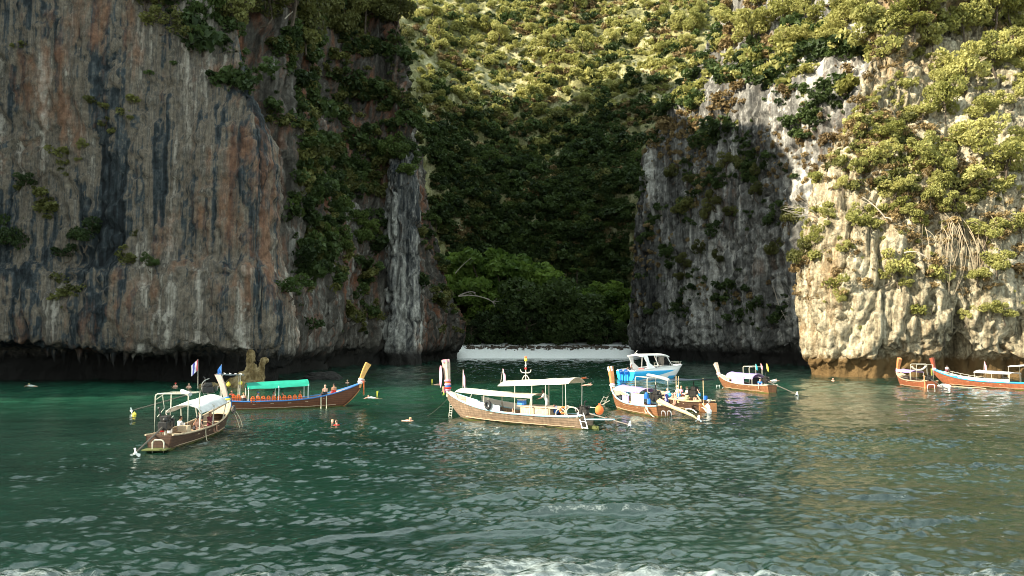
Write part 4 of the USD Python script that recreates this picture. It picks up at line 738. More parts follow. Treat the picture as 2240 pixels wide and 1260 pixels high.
def lifejacket(b, p, label, group, mat=None, yaw=0.0, first=[None]):
    w = b.world(p)
    if first[0] is None:
        t = thing('life_jacket', label, 'life jacket', w, b.rz + yaw, group)
        for sg in (-1, 1): obj('panel', box((.17, .12, .44), (sg * .1, 0, -.22), .05), mat or ORANGE, t, 40)
        obj('collar', torus(.11, .05, (0, 0, -.02), (0, 1, 0), 12, 6), mat or ORANGE, t, True)
        for z_ in (-.16, -.30): obj('strap', box((.38, .135, .035), (0, 0, z_)), BLACKC, t)
        first[0] = t; return t
    return dup(first[0], 'life_jacket', label, w, b.rz + yaw, group)
def lifebuoy(w, label, mat, nrm, R=.3, rz=0):
    t = thing('lifebuoy', label, 'lifebuoy', w, rz); obj('ring', torus(R * .75, R * .25, (0, 0, 0), nrm, 24, 9), mat, t, True)
    n_ = np.asarray(nrm, float); n_ /= np.linalg.norm(n_); a = np.cross(n_, [0, 0, 1]) if abs(n_[2]) < .9 else np.array([1., 0, 0]); a /= np.linalg.norm(a); c = np.cross(n_, a)
    for j in range(4):
        an = j * 1.5708 + .78; obj('band', torus(R * .262, .012, R * .75 * (a * math.cos(an) + c * math.sin(an)), np.cross(n_, a * math.cos(an) + c * math.sin(an)), 14, 5), WHITE, t, True)
def ball_buoy(w, r, label, mat, name='buoy'):
    t = thing(name, label, 'buoy', w); obj('float', ball((0, 0, 0), r, 2, (1, 1, 1.12)), mat, t, True); obj('eye', torus(r * .22, r * .07, (0, 0, r * 1.25), (0, 1, 0), 12, 6), mat, t, True)
GL = 'longtail boats anchored in the bay'
# ---- the near boat at the left, seen from astern
A = Boat('longtail_boat', 'small dark longtail boat with white cloth awning nearest at the left, seen from astern', 'boat', (347, 986), (484, 938), -1)
A.hull(2.0, .72, 1.75, W_DARK, WOOD_L, benches=(.3, .45, .6, .7), stern_w=.74, ribs=5)
A.prow(A.pc(478, 822, .5 * A.L + .5), WOOD_P, (.28, .50), garland=(WHITE, YELLOW, BLUEC), ribbons=((BLUEC, .6),), thick=.9)
A.canopy(-2.6, 2.3, 2.15, 1.92, .34, WCLOTH, (-2.5, -.2, 2.2), r=.035, droop=.2, dz=.25, label='white cloth awning with drooping edges')
A.goal(-4.4, 1.9, 3.05); A.part('frame_brace', [tube([(-4.4, .95, 2.7), (-3.9, .6, 3.05)], .03, 5), tube([(-4.4, .55, 3.0), (-4.2, .5, 2.2), (-4.3, .85, 1.7)], .022, 5)], GALV)
ar = A.part('rolled_awning', [tube(bez([(-4.3, -1.0 + .0, 3.02), (-3.6, -.4, 3.1), (-2.2, .2, 3.05)], 10) + [0, 0, .0], .13, 8)], GREYC)
A.part('awning_pole', [tube([(-2.3, .9, .8), (-2.3, .85, 3.0)], .035, 6), tube([(-2.3, -.9, .8), (-2.3, -.85, 3.0)], .035, 6), tube([(-2.3, -.9, 3.0), (-2.3, .9, 3.0)], .035, 6), tube([(-4.4, .85, 3.05), (-2.3, .85, 3.0)], .035, 6), tube([(-4.4, -.85, 3.05), (-2.3, -.85, 3.0)], .035, 6)], GALV)
A.engine(-4.6, 1.15, A.pc(297, 990, -8.4), y=.25, big=1.25)
A.hoop(A.pc(346, 968, -6.55), .62, .75, (0, 1, 0), GALV, .045); A.part('stern_platform', box((.9, 1.3, .08), (-.5 * A.L - .3, 0, .12), .02), WEED)
A.part('stern_crate', [box((.5, .6, .35), (-3.6, -.45, .95), .02), box((.5, .05, .35), (-3.6, -.75, .75), .01)], WOOD_L)
A.part('mooring_line', [tube(bez([(-1.5, -1.0, .75), (-2.2, -1.35, .0), (-2.9, -1.9, -.1)], 8), .02, 4), tube(bez([(5.0, -.55, 1.3), (4.9, -.95, .6), (4.8, -1.2, -.1)], 8), .02, 4), tube(bez([(5.2, -.5, 1.4), (5.3, -1.0, .7), (5.2, -1.25, -.1)], 8), .02, 4)], ROPE)
A.part('rope_bundle', [torus(.22, .07, (4.7, -.72, 1.35), (0, 1, .3), 14, 6), torus(.18, .07, (4.85, -.70, 1.25), (.4, 1, 0), 14, 6), torus(.2, .06, (4.5, -.8, 1.25), (0, 1, 0), 14, 6)], ROPE_D)
A.part('red_fuel_can', [box((.3, .25, .38), (-4.1, .62, 1.0), .05), tube([(-4.1, .62, 1.2), (-4.0, .62, 1.28)], .04, 6)], RED)
# ---- the boat with the green roof
B = Boat('longtail_boat', 'brown longtail boat with green roof and blue rail, golden prow pointing right', 'boat', (482, 898), (752, 888), -1)
B.hull(2.15, .74, 2.1, W_BROWN, BLUE, benches=(.22, .34, .46, .58, .70), stem=WOOD_O)
B.prow(B.px(806, 795), WOOD_Y, (.28, .52), garland=(WHITE, WHITE, PINK, WCLOTH), ribbons=((ORANGE, 1.35), (WOOD_O, 1.3)), thick=.8)
x0, x1 = B.px(538, 852)[0], B.px(672, 850)[0]
B.canopy(x0, x1, 2.1, 1.95, .42, TEAL, (x0 + .1, (x0 + x1) / 2, x1 - .1), WHITE, dz=.16, droop=.12, sag=.02, label='green tarpaulin roof over the passengers')
s0, s1 = B.px(474, 812)[0], B.px(533, 812)[0]
B.canopy(s0, s1, 1.5, 3.15, .03, SOLAR, (), dz=-.1, name='stern_roof', droop=0, sag=0, label='small flat stern roof of panels')
for k in range(5): B.part('roof_batten', box((.05, 1.52, .03), (s0 + (s1 - s0) * (k + .5) / 5, 0, 3.25 - .02 * k), .005), WHITE)
for xx in (s0 + .4, s1 - .35):
    for yy in (-.7, .7): B.part('roof_post', tube([(xx, yy, .7), (xx, yy, 3.05), (xx + .1 * (xx < 0), yy, 3.14)], .035, 6), GALV)
B.flag((s0 + .35, -.5, 3.1), (s0 + .35, -.5, 4.05), (.30, .85), BLUEC, pennant=False, label='small blue flag on the stern roof')
B.engine(B.px(455, 848)[0], 1.75, B.px(290, 898, .3), big=1.3)
B.part('engine_guard', [tube(bez([B.px(446, 862), B.px(444, 836), B.px(458, 828)], 8), .04, 6), tube([B.px(446, 862), B.px(470, 858)], .035, 5)], STEEL)
B.part('boarding_pole', [tube([B.px(702, 868, -.9), B.px(702, 897, -1.25)], .045, 6), tube([B.px(714, 866, -.9), B.px(714, 896, -1.25)], .045, 6)], ROPE)
B.part('cushion', [box((1.5, .5, .16), (B.px(672, 870)[0], -.3, .72), .05)], GREENC)
ft = B.px(433, 786); fz = ft[2]
fl = B.flag(B.px(433, 850), ft, (.50, .95), M('striped_flag', {'tc': ('texture_coordinate', {}), 'sx': ('separate_xyz', {}), 'n': ('noise_texture', {'scale': 1.5}), 'ad': ('math', {'math_type': 'multiply_add', 'value2': .25}), 'mr': ('map_range', {'from_min': float(ft[0]) - .55, 'from_max': float(ft[0]) + .15}), 'r': ('rgb_ramp', {'interpolate': False, 'ramp': [(0.0, (.60, .06, .08)), (.2, (.85, .80, .80)), (.38, (.10, .10, .40)), (.62, (.85, .80, .80)), (.82, (.60, .06, .08))]}), 'p': ('principled_bsdf', {'roughness': .8})}, [('tc.object', 'sx.vector'), ('tc.object', 'n.vector'), ('n.fac', 'ad.value1'), ('sx.x', 'ad.value3'), ('ad.value', 'mr.value'), ('mr.result', 'r.fac'), ('r.color', 'p.base_color')]), label='red, white and blue striped flag hanging from a pole')
# ---- the big white boat in the middle
C = Boat('longtail_boat', 'large white and tan longtail boat in the middle with two pale awnings and pink flags', 'boat', (1285, 938), (1012, 914), 1)
C.hull(2.5, .78, 2.05, W_TAN, PALEB, benches=(.30, .58), ribs=9, stern_w=.7, rail_r=.065)
C.prow(C.px(975, 787), WOOD_G, (.26, .56), cap=PINK, garland=(PINK, RED, BLUEC, PINK, ORANGE, PINK), thick=.75, ribbons=((PINK, .5), (LIME, .7), (PINK, .45)))
C.part('prow_sash', sheet(np.stack([C.px(966, 800, .3) + np.array([sd * .16 * np.sin((.15 + q) * 2.6), .1, -q * 1.75]) for q in np.linspace(0, 1, 9) for sd in (-1, 1)]).reshape(9, 2, 3), .03), PINK)
xa, xb = C.px(1016, 848)[0], C.px(1180, 850)[0]
C.canopy(xb, xa, 2.2, 2.05, .22, CREAM, (), dz=.12, sag=.12, droop=.06, label='low cream cloth awning over the front', seed=4)
for xx in (xa, (xa * .6 + xb * .4), xb):
    for sg in (1, -1):
        t_ = np.clip(xx / C.L + .5, 0, 1); C.part('canopy_post', tube([(xx, sg * (float(C.b(t_)) - .05), float(C.zg(t_))), (xx, sg * 1.05, 2.1)], .032, 6), GALV)
xc, xd = C.px(1108, 830)[0], C.px(1262, 820)[0]
C.canopy(xc, xd, 2.1, 2.75, .35, CREAM, (C.px(1145, 830)[0], C.px(1182, 830)[0], C.px(1212, 830)[0], C.px(1255, 830)[0]), dz=.42, sag=.03, droop=.05, label='higher curved cream roof on slim poles over the stern')
cab0, cab1 = C.px(1200, 895, 1)[0], C.px(1135, 895, 1)[0]; cab = C.part('cabin_box', box((abs(cab1 - cab0), 1.7, .70), ((cab0 + cab1) / 2, 0, .95), .03), WOOD_L)
C.part('cabin_lid', box((abs(cab1 - cab0) + 1.0, 1.85, .06), ((cab0 + cab1) / 2 - .2, 0, 1.335), .02), WOOD_G, cab)
wv0, wv1 = C.px(1018, 880, 1)[0], C.px(1098, 895, 1)[0]; tt_ = np.linspace(wv1, wv0, 14)
for sg in (1, -1):
    st_ = lambda x: np.clip(x / C.L + .5, 0, 1)
    P = np.stack([np.stack([tt_, sg * (C.b(st_(tt_)) + .02 - .03 * k), C.zg(st_(tt_)) + .06 + .42 * k * np.clip((tt_ - wv1 + .02) * 8, .96, 1)], -1) for k in (0, 1)], 1); C.part('side_board', sheet(P, .04), WHITE)
C.part('bow_hood', sheet(np.stack([np.stack([np.linspace(.80, .97, 8) * C.L - .5 * C.L, yy * (C.b(np.linspace(.80, .97, 8)) - .02), C.zg(np.linspace(.80, .97, 8)) + .16 * (1 - abs(yy))], -1) for yy in (-1, -.5, 0, .5, 1)], 1), .03), WOOD_G)
mp_ = C.px(1150, 828); mt = C.px(1150, 783)
ms_ = C.part('mast', tube([mp_ + [0, 0, -.1], mt], .035, 6), GALV); C.part('mast_arm', tube(bez([mt + [-.5, 0, -.85], mt + [-.4, 0, -1.05], mt + [0, 0, -1.1], mt + [.4, 0, -1.05], mt + [.5, 0, -.85]], 12), .03, 5), GALV, ms_)
for z_, m_, r_ in ((.05, ORANGE, .09), (-.14, YELLOW, .12), (-.55, WHITE, .07), (-.78, RED, .09)): C.part('mast_light', ball(mt + [0, 0, z_], r_, 2), m_, ms_)
C.part('mast_foot', tube(bez([mp_ + [-.35, 0, -.1], mp_ + [0, 0, .25], mp_ + [.35, 0, -.1]], 8), .03, 5), GALV, ms_)
C.flag(C.px(1012, 850), C.px(1013, 808), (.20, 1.05), PINK, .03, label='narrow pink flag beside the prow')
C.flag(C.px(1094, 845, .3), C.px(1100, 806, .3), (.42, .85), PINK, .06, label='wide pink flag above the front awning', dirn=(-.7, .2))
C.ladder(C.px(988, 875), C.px(984, 921), (1, 0, 0), 8, .30, .022)
C.ladder(C.px(1270, 903, .7), C.px(1280, 938, 1.0), (1, 0, 0), 3, .45, .03, WHITE)
C.part('stern_plank', box((3.2, .35, .07), (-.5 * C.L - .75, .3, .72), .02, ry=.06), PALEB)
C.part('stern_rail', [tube(bez([(-.5 * C.L + .2, 1.0, .8), (-.5 * C.L + .2, 1.0, 1.45), (-.5 * C.L + .9, 1.0, 1.45), (-.5 * C.L + .9, 1.0, .8)], 14), .03, 5), tube([(-.5 * C.L - 1.3, .4, .72), (-.5 * C.L - 1.3, .4, 1.55), (-.5 * C.L - .5, .4, 1.55)], .025, 5), tube(bez([(-.5 * C.L + 1.3, 1.05, .8), (-.5 * C.L + 1.3, 1.0, 1.3), (-.5 * C.L + 1.8, 1.0, 1.3), (-.5 * C.L + 1.9, 1.05, .8)], 14), .03, 5)], GALV)
C.engine(-.5 * C.L + .5, 1.0, (-.5 * C.L - 3.0, -.5, .45), y=-.3)
C.part('rudder_skeg', box((1.5, .10, .55), (-.5 * C.L - .2, 0, -.02), .02), WEED)
tyre(C, C.px(1067, 886, 1.33), (.12, 1, 0), .36)
lifebuoy(C.world(C.px(1232, 897, .95)), 'orange lifebuoy on the stern rail of the white boat', ORANGE, (-.3, -1, .1), .28)
ball_buoy(C.world(C.px(1311, 897, .3)), .30, 'orange float at the end of the plank behind the white boat', ORANGE, 'mooring_float')
# ---- the pair of boats right of it
D = Boat('longtail_boat', 'orange brown longtail boat with lilac awning and white-tipped prow, front of the pair', 'boat', (1452, 912), (1352, 893), 1)
D.hull(2.0, .74, 1.95, W_ORANGE, PALEB, ribs=6, benches=(.3, .55))
D.prow(D.px(1335, 803), WOOD_O, (.30, .46), cap=WHITE, garland=(WHITE, WCLOTH, PINK), thick=.9, cap_len=.25)
xa, xb = D.px(1362, 856)[0], D.px(1420, 852)[0]
D.canopy(xb, xa, 1.85, 1.85, .30, LILAC, (xb + .1, (xa + xb) / 2, xa - .1), dz=-.02, label='lilac awning with a bleached edge')
D.part('lilac_side_cloth', sheet(np.array([[(x_, .93, z_) for z_ in (.85, 1.1, 1.4)] for x_ in np.linspace(D.px(1362, 880, .9)[0], D.px(1376, 885, .9)[0], 5)]), .02), LILAC)
D.part('white_side_cloth', sheet(np.array([[(x_, .9 + .03 * math.sin(x_ * 9), z_) for z_ in (.75, 1.1, 1.45, 1.7)] for x_ in np.linspace(D.px(1380, 880, .9)[0], D.px(1408, 885, .9)[0], 9)]), .02), CREAM)
g1, g2 = D.px(1391, 850, .9)[0], D.px(1417, 850, .9)[0]
for gx_ in (g1, g2): D.goal(gx_, 1.9, 3.1)
D.part('rolled_awning', tube(bez([(g1 + .2, -.5, 3.15), (g1 - .6, .1, 3.25), (g2 - 1.4, .3, 3.12), (g2 - 2.2, .2, 3.0)], 12), .11, 7), GREYC); [D.part('roof_rail', tube([(g1, yy, 3.1), (g2, yy, 3.1)], .03, 5), GALV) for yy in (-.8, .8)]
D.part('blue_barrel', [tube([D.px(1414, 872, 1.0), D.px(1414, 862, 1.0)], .17, 10), tube([D.px(1414, 862, 1.0), D.px(1414, 858, 1.0)], [.15, .06], 8)], AQUA)
D.engine(D.px(1437, 866)[0], 1.35, D.px(1527, 917, .6), shaft=WOOD_B, big=1.3)
D.part('tail_casing', tube([D.px(1440, 878, .2), D.px(1500, 902, .5), D.px(1520, 912, .58)], [.16, .13, .07], 8), WOOD_B)
for q_ in (1451, 1464): D.hoop(D.px(q_, 903, .45 if q_ < 1460 else -.2), .42, .35, (1, .3, 0), GREYC, .03)
D.part('mooring_line', [tube(bez([D.px(1412, 889, 1.0), D.px(1416, 897, 1.1), D.px(1431, 912, 1.4)], 8), .04, 5), torus(.22, .035, D.px(1414, 897, 1.05), (0, 1, 0), 14, 5)], ROPE)
D.ladder(D.px(1326, 867), D.px(1316, 886), (.3, 1, 0), 3, .4, .03); D.part('ladder_stay', tube([D.px(1316, 886), D.px(1334, 876)], .03, 5), GALV)
E = Boat('longtail_boat', 'dark longtail boat crowded with passengers under a navy awning, rear of the pair', 'boat', (1548, 902), (1445, 884), 1)
E.hull(2.2, .80, 1.25, W_DARK, WOOD_B, benches=(.25, .4, .52, .66), ribs=0)
xa, xb = E.px(1482, 820)[0], E.px(1541, 814)[0]
E.canopy(xb, xa, 2.0, 2.75, .06, NAVY, (), dz=-.22, droop=.05, label='flat navy awning')
for X_, t_ in ((1479, 820), (1484, 818), (1538, 820)):
    for sg in (1, -1): q_ = E.px(X_, t_, sg * .95); E.part('canopy_post', tube([(q_[0], sg * .95, .75), (q_[0], sg * .95, 2.75)], .035, 6), WOOD_B)
E.part('blue_barrel', tube([E.px(1543, 874, .9), E.px(1543, 866, .9)], .17, 10), AQUA)
E.engine(E.px(1520, 862)[0], 1.35, E.px(1549, 902, .9), big=1.35, shaft=WOOD_B)
E.part('stern_panel', box((.06, 1.7, .75), (-.5 * E.L - .05, 0, .38), .02), WOOD_O)
E.part('stern_bracket', [tube(bez([E.px(1500, 895, .8), E.px(1512, 895, .9), E.px(1526, 905, 1.0)], 8), .045, 6), tube(bez([E.px(1535, 905, .6), E.px(1534, 893, .6), E.px(1545, 900, .6)], 8), .04, 6), tube(bez([E.px(1547, 876, .4), E.px(1556, 874, .4), E.px(1550, 880, .4)], 8), .04, 6)], WHITE)
E.part('canvas_heap', [ball(E.px(1496, 873, .6), .42, 2, (1.3, 1, .5)), ball(E.px(1490, 879, .7), .36, 2, (1.4, 1, .5)), torus(.36, .10, E.px(1497, 869, .5), (0, .2, 1), 18, 7)], KHAKI)
for j_, (X_, Y_) in enumerate(((1548, 891), (1551, 900))): ball_buoy(E.world(E.px(X_, Y_, .3)), .22, 'white ball fender at the stern of the navy-awning boat, ' + ('upper of two' if j_ == 0 else 'lower of two'), WHITE, 'ball_fender')
tj = thing('number_jacket', 'navy jacket with a white number 4 hung between the paired boats', 'jacket', E.world(E.px(1460, 872, 1.1)), E.rz)
obj('jacket', [trimesh.convex.convex_hull(np.array([(-.26, 0, .42), (.26, 0, .42), (-.30, 0, -.40), (.30, 0, -.40), (-.22, .16, .36), (.22, .16, .36), (-.26, .18, -.36), (.26, .18, -.36)]))][0], plain('navy_jacket', (.012, .018, .11), .7, .2, 5), tj)
nm = meshkit.text_mesh('4', .38, .01, True); nm.apply_translation(-nm.bounds.mean(0)); nm.apply_transform(trimesh.transformations.euler_matrix(math.pi / 2, 0, math.pi)); nm.apply_translation((0, .185, 0)); obj('numeral', nm, plain('pale_lilac_print', (.62, .55, .85), .7, .05), tj)
# ---- small lilac boat further right
G = Boat('longtail_boat', 'small orange longtail boat with lilac hood alone near the grey wall', 'boat', (1690, 860), (1586, 849), 1)
G.hull(2.0, .78, 1.75, W_ORANGE, CREAM, benches=(.3, .5))
G.prow(G.px(1565, 795), WOOD_G, (.26, .50), garland=(PINK, WCLOTH, PINK), thick=.8)
xa, xb = G.px(1601, 826)[0], G.px(1660, 826)[0]
G.canopy(xb, xa, 1.8, 1.75, .36, LILAC, (xb + .1, xa - .1), droop=.3, label='lilac cloth hood')
G.part('lilac_side_cloth', sheet(np.array([[(x_, .93, z_) for z_ in (.85, 1.2, 1.7)] for x_ in np.linspace(G.px(1601, 838, .9)[0], G.px(1628, 840, .9)[0], 7)]), .02), LILAC)
gx_ = G.px(1640, 830)[0]; G.goal(gx_, 1.8, 2.95); G.goal(gx_ - 1.2, 1.8, 2.9); G.part('roof_rail', tube([(gx_, .75, 2.95), (gx_ - 1.6, .75, 2.92)], .035, 5), GALV)
G.flag(G.px(1652, 807, .6), G.px(1653, 796, .6), (.26, .5), plain('turquoise_cloth', (.03, .45, .55), .8, .1), .03, label='turquoise pennant on the tube frame')
G.flag(G.px(1665, 807, -.2), G.px(1664, 795, -.2), (.28, .5), PINK, .04, label='pink pennant on the tube frame')
G.flag(G.px(1676, 807, -.5), G.px(1677, 795, -.5), (.26, .65), YELLOW, .03, label='yellow pennant on the tube frame')
G.part('cabin_back', box((.06, 1.6, .95), (G.px(1651, 840)[0], 0, 1.15), .02), BLACKC)
G.engine(G.px(1676, 836)[0], 1.25, G.px(1742, 862, 0), big=1.15, shaft=ROPE_D)
G.ladder(G.px(1571, 842), G.px(1571, 858), (.3, 1, 0), 4, .4, .03, WHITE); G.part('ladder_stay', tube([G.px(1573, 856), G.px(1582, 848)], .03, 5), WHITE)
# ---- the two at the foot of the sunlit cliff
Hb = Boat('longtail_boat', 'short red brown longtail boat with lilac awning beside the sunlit cliff', 'boat', (2040, 851), (1972, 843), 1)
Hb.hull(2.1, .85, 1.8, W_RED, WOOD_L, benches=(.3, .5, .65))
Hb.prow(Hb.px(1968, 784), WOOD_O, (.28, .50), garland=(PINK, LILAC, WCLOTH, PINK), thick=.9)
xa = Hb.px(1975, 810)[0]; Hb.canopy(xa - 3.6, xa, 1.8, 1.95, .25, LILAC, (xa - 3.5, xa - .1), label='lilac awning')
for gx_ in (xa - 4.0, xa - 5.4): Hb.goal(gx_, 2.1, 3.0)
Hb.part('garland_swag', tube(bez([(xa - 4.0, .9, 2.7), (xa - 4.0, .3, 2.25), (xa - 4.0, -.4, 2.3), (xa - 4.0, -.9, 2.75)], 12), .12, 7), CREAM)
Hb.engine(-.5 * Hb.L + .6, 1.1, (-.5 * Hb.L - 3.5, 0, .1)); Hb.hoop((-.5 * Hb.L - .25, .3, .45), .8, .6, (.2, 1, 0), WHITE, .05)
Hb.part('steering_oar', tube([(-.5 * Hb.L + .2, .9, 1.7), (-.5 * Hb.L - .3, 1.1, -.1)], .06, 6), WOOD_O); Hb.part('rope_pile', [torus(.3, .09, (2.4, .2, 1.0), (0, 0, 1), 16, 6), torus(.25, .09, (2.0, -.1, 1.05), (.3, 0, 1), 16, 6)], ROPE_D)
bI = on_z(2068, 842); sI = bI + np.array([.37, -.93, 0]) * 13
I = Boat('longtail_boat', 'long orange boat with white roof cut off by the right edge', 'boat', None, None, 1, pts=(sI, bI), Lf=.88)
I.hull(2.3, .80, 2.05, W_RED, SKYB, benches=(.3, .45, .6), ribs=8, inner=plain('pale_inner_planks', (.62, .50, .40), .7, .2, 4), rail_r=.07)
I.prow(I.px(2038, 783), WOOD_R, (.28, .50), garland=(PINK, WCLOTH, PINK), ribbons=((LIME, 1.5), (WOOD_O, 1.3)), thick=.8)
xa, xb = I.px(2142, 818)[0], I.px(2222, 818)[0]
I.canopy(xb, xa, 2.1, 1.95, .18, WCLOTH, (xb + .1, (xa + xb) / 2, xa - .1), dz=.05, label='white roof with pale blue edge'); I.canopy(xb - 2.2, xb + .3, 2.0, 3.1, .1, GREYC, (xb - 2.0, xb + .2), dz=-.25, name='stern_roof', label='grey stern roof sloping up to the edge of the picture')
for sg in (1, -1):
    tt_ = np.linspace(.30, .86, 12); I.part('hand_rail', [tube(np.stack([(tt_ - .5) * I.L, sg * (I.b(tt_) - .06), I.zg(tt_) + .38], -1), .025, 5)] + [tube([((q_ - .5) * I.L, sg * (float(I.b(np.array(q_))) - .06), float(I.zg(np.array(q_)))), ((q_ - .5) * I.L, sg * (float(I.b(np.array(q_))) - .06), float(I.zg(np.array(q_))) + .38)], .022, 5) for q_ in np.linspace(.32, .84, 8)], GALV)
tt_ = np.linspace(.22, .60, 8); I.part('side_board', sheet(np.stack([np.stack([(tt_ - .5) * I.L, I.b(tt_) - .12, I.zg(tt_) + k], -1) for k in (.05, .42)], 1), .03), WHITE)
for q_ in (2150, 2200): I.hoop(I.px(q_, 828, 1.0), .8, .3, (1, 0, 0), RUBBER, .05)
I.flag(I.px(2152, 818), I.px(2153, 790), (.26, 1.0), PINK, .05, label='pink and white flag standing on the white roof')
I.engine(-.5 * I.L + .5, 1.1, (-.5 * I.L - 3.5, 0, .1))
tf = thing('drifting_float', 'long white float trailing beside the bow of the long orange boat', 'float', on_z(2062, 846) + [0, 0, .1], I.rz); obj('float', tube(bez([(-1.2, 0, 0), (-.3, 0, .08), (.7, 0, 0)], 8), [.12, .2, .22, .22, .22, .2, .16, .08], 8), WHITE, tf, True); obj('line', tube([(-1.2, 0, 0), (-6, -.1, .05)], .03, 4), ROPE, tf)
# ---- the speedboat
S = Boat('speedboat', 'white and sky-blue speedboat with hard top and outboard motors in front of the beach', 'boat', (1368, 833), (1478, 827), -1, Lf=.93)
L = S.L; t = np.linspace(0, 1, 36)[:, None]; bb = 1.75 * np.where(t < .5, 1, np.clip(1 - ((t - .5) / .5) ** 2.6, 0.02, 1)); zg = 1.55 + .55 * t; zk = -.5 + 1.9 * np.clip((t - .72) / .28, 0, 1) ** 2
S.b = lambda q: np.interp(q, t[:, 0], bb[:, 0]); S.zg = lambda q: 1.55 + .55 * np.asarray(q)
lv = [(0.02, 0.0), (.55, .16), (.86, .42), (.97, .74), (1.0, .80), (.97, 1.0)]
P = np.stack([np.stack([(t[:, 0] - .5) * L + 0.9 * np.clip((t[:, 0] - .7) / .3, 0, 1) ** 2 * fz, bb[:, 0] * fb, zk[:, 0] + (zg[:, 0] - zk[:, 0]) * fz], -1) for fb, fz in lv], 1); Pm = P[:, ::-1] * [1, -1, 1]; PP = np.concatenate([Pm, P], 1); n = PP.shape[1]
S.part('hull', [tri(PP.reshape(-1, 3), grid_faces(36, n, True)), tri(PP[0], [[0, j, j + 1] for j in range(1, n - 1)])],
    M('speedboat_paint', {'tc': ('texture_coordinate', {}), 'sx': ('separate_xyz', {}), 'cv': ('math', {'math_type': 'multiply_add', 'value2': .155, 'value3': .80}), 'd': ('math', {'math_type': 'subtract'}), 'a': ('math', {'math_type': 'greater_than', 'value2': 0.0}), 'hi': ('math', {'math_type': 'less_than', 'value2': 1.42}), 'x2': ('math', {'math_type': 'greater_than', 'value2': 2.0}), 'lo': ('math', {'math_type': 'less_than', 'value2': .55}), 'm2': ('math', {'math_type': 'multiply'}), 'm1': ('math', {'math_type': 'multiply'}), 'mx': ('math', {'math_type': 'maximum'}), 'xl': ('math', {'math_type': 'less_than', 'value2': 4.2}), 'm3': ('math', {'math_type': 'multiply'}),
      'c': ('mix', {'color1': (.82, .82, .80), 'color2': (.03, .40, .75)}), 'p': ('principled_bsdf', {'roughness': .25, 'coat_weight': .4})},
      [('tc.object', 'sx.vector'), ('sx.x', 'cv.value1'), ('sx.z', 'd.value1'), ('cv.value', 'd.value2'), ('d.value', 'a.value1'), ('sx.z', 'hi.value1'), ('a.value', 'm1.value1'), ('hi.value', 'm1.value2'), ('sx.x', 'x2.value1'), ('sx.z', 'lo.value1'), ('x2.value', 'm2.value1'), ('lo.value', 'm2.value2'), ('sx.x', 'xl.value1'), ('m2.value', 'm3.value1'), ('xl.value', 'm3.value2'), ('m1.value', 'mx.value1'), ('m3.value', 'mx.value2'), ('mx.value', 'c.fac'), ('c.color', 'p.base_color')]))
tt_ = np.linspace(.02, .97, 30); S.part('gunwale', [tube(np.stack([(tt_ - .5) * L + .9 * np.clip((tt_ - .7) / .3, 0, 1) ** 2, sg * S.b(tt_) * .98, S.zg(tt_) + .02], -1), .07, 6) for sg in (1, -1)], WHITE)
d = np.linspace(.52, .97, 12); S.part('foredeck', sheet(np.stack([np.stack([(d - .5) * L + .9 * np.clip((d - .7) / .3, 0, 1) ** 2, sg * S.b(d) * .95, S.zg(d) + .12 * (1 - abs(sg))], -1) for sg in (-1, -.5, 0, .5, 1)], 1), .05), WHITE)
d = np.linspace(.02, .55, 10); S.part('cockpit_floor', sheet(np.stack([np.stack([(d - .5) * L, sg * S.b(d) * .9, 0 * d + .75], -1) for sg in (-1, 0, 1)], 1), .05), GREYC)
r0_, r1_ = S.px(1389, 786)[0], S.px(1450, 786)[0]; zr = 3.75
u, v = np.meshgrid(np.linspace(0, 1, 14), np.linspace(-1, 1, 9), indexing='ij'); S.part('hard_top', sheet(np.stack([r0_ + (r1_ - r0_) * u, v * 1.45 * (1 - .15 * u), zr + .12 * (1 - v ** 2) - .35 * np.clip((u - .8) / .2, 0, 1) ** 2 - .15 * np.clip((.15 - u) / .15, 0, 1)], -1), .14), WHITE)
for sg in (1, -1):
    S.part('roof_pillar', sheet(np.array([[(r0_ + .1, sg * 1.42, zr - .05), (r0_ + 1.2, sg * 1.42, zr - .05)], [(r0_ + .9, sg * 1.55, 2.6), (r0_ + 1.5, sg * 1.55, 2.6)], [(r0_ + .9, sg * 1.66, 1.6), (r0_ + 3.2, sg * 1.66, 1.6)]]), .08), WHITE)
    S.part('roof_strut', tube([(r1_ - .6, sg * 1.2, zr - .2), (r1_ + .6, sg * 1.35, 2.0)], .06, 6), WHITE); S.part('roof_strut', tube([((r0_ + r1_) / 2, sg * 1.35, zr - .08), ((r0_ + r1_) / 2 + .1, sg * 1.55, 1.7)], .04, 6), WHITE)
S.part('windscreen', sheet(np.array([[(r1_ - .4, yy, zr - .35), (r1_ + .9, yy * 1.05, 2.05)] for yy in np.linspace(-1.2, 1.2, 7)]), .03), GLASSD)
for k_ in range(4): S.part('seat', [box((.5, 1.0, .4), (-3.6 + 1.5 * k_, -.85, 1.0), .06), box((.14, 1.0, .65), (-3.85 + 1.5 * k_, -.85, 1.45), .05)], WCLOTH if k_ % 2 else RED)
for yy in (-.5, .5):
    o_ = S.part('outboard_motor', [trimesh.convex.convex_hull(np.vstack([box((.65, .42, .3), (-.5 * L - .5, yy, 1.55), .1).vertices, box((.5, .36, .25), (-.5 * L - .48, yy, 1.15), .1).vertices])), box((.22, .2, 1.5), (-.5 * L - .45, yy, .55), .05), box((.55, .12, .14), (-.5 * L - .55, yy, .0), .03), box((.3, .26, .3), (-.5 * L - .2, yy, 1.1), .03)], AQUA)
    S.part('cowl_stripe', box((.5, .44, .06), (-.5 * L - .5, yy, 1.42), .02), WHITE, o_)
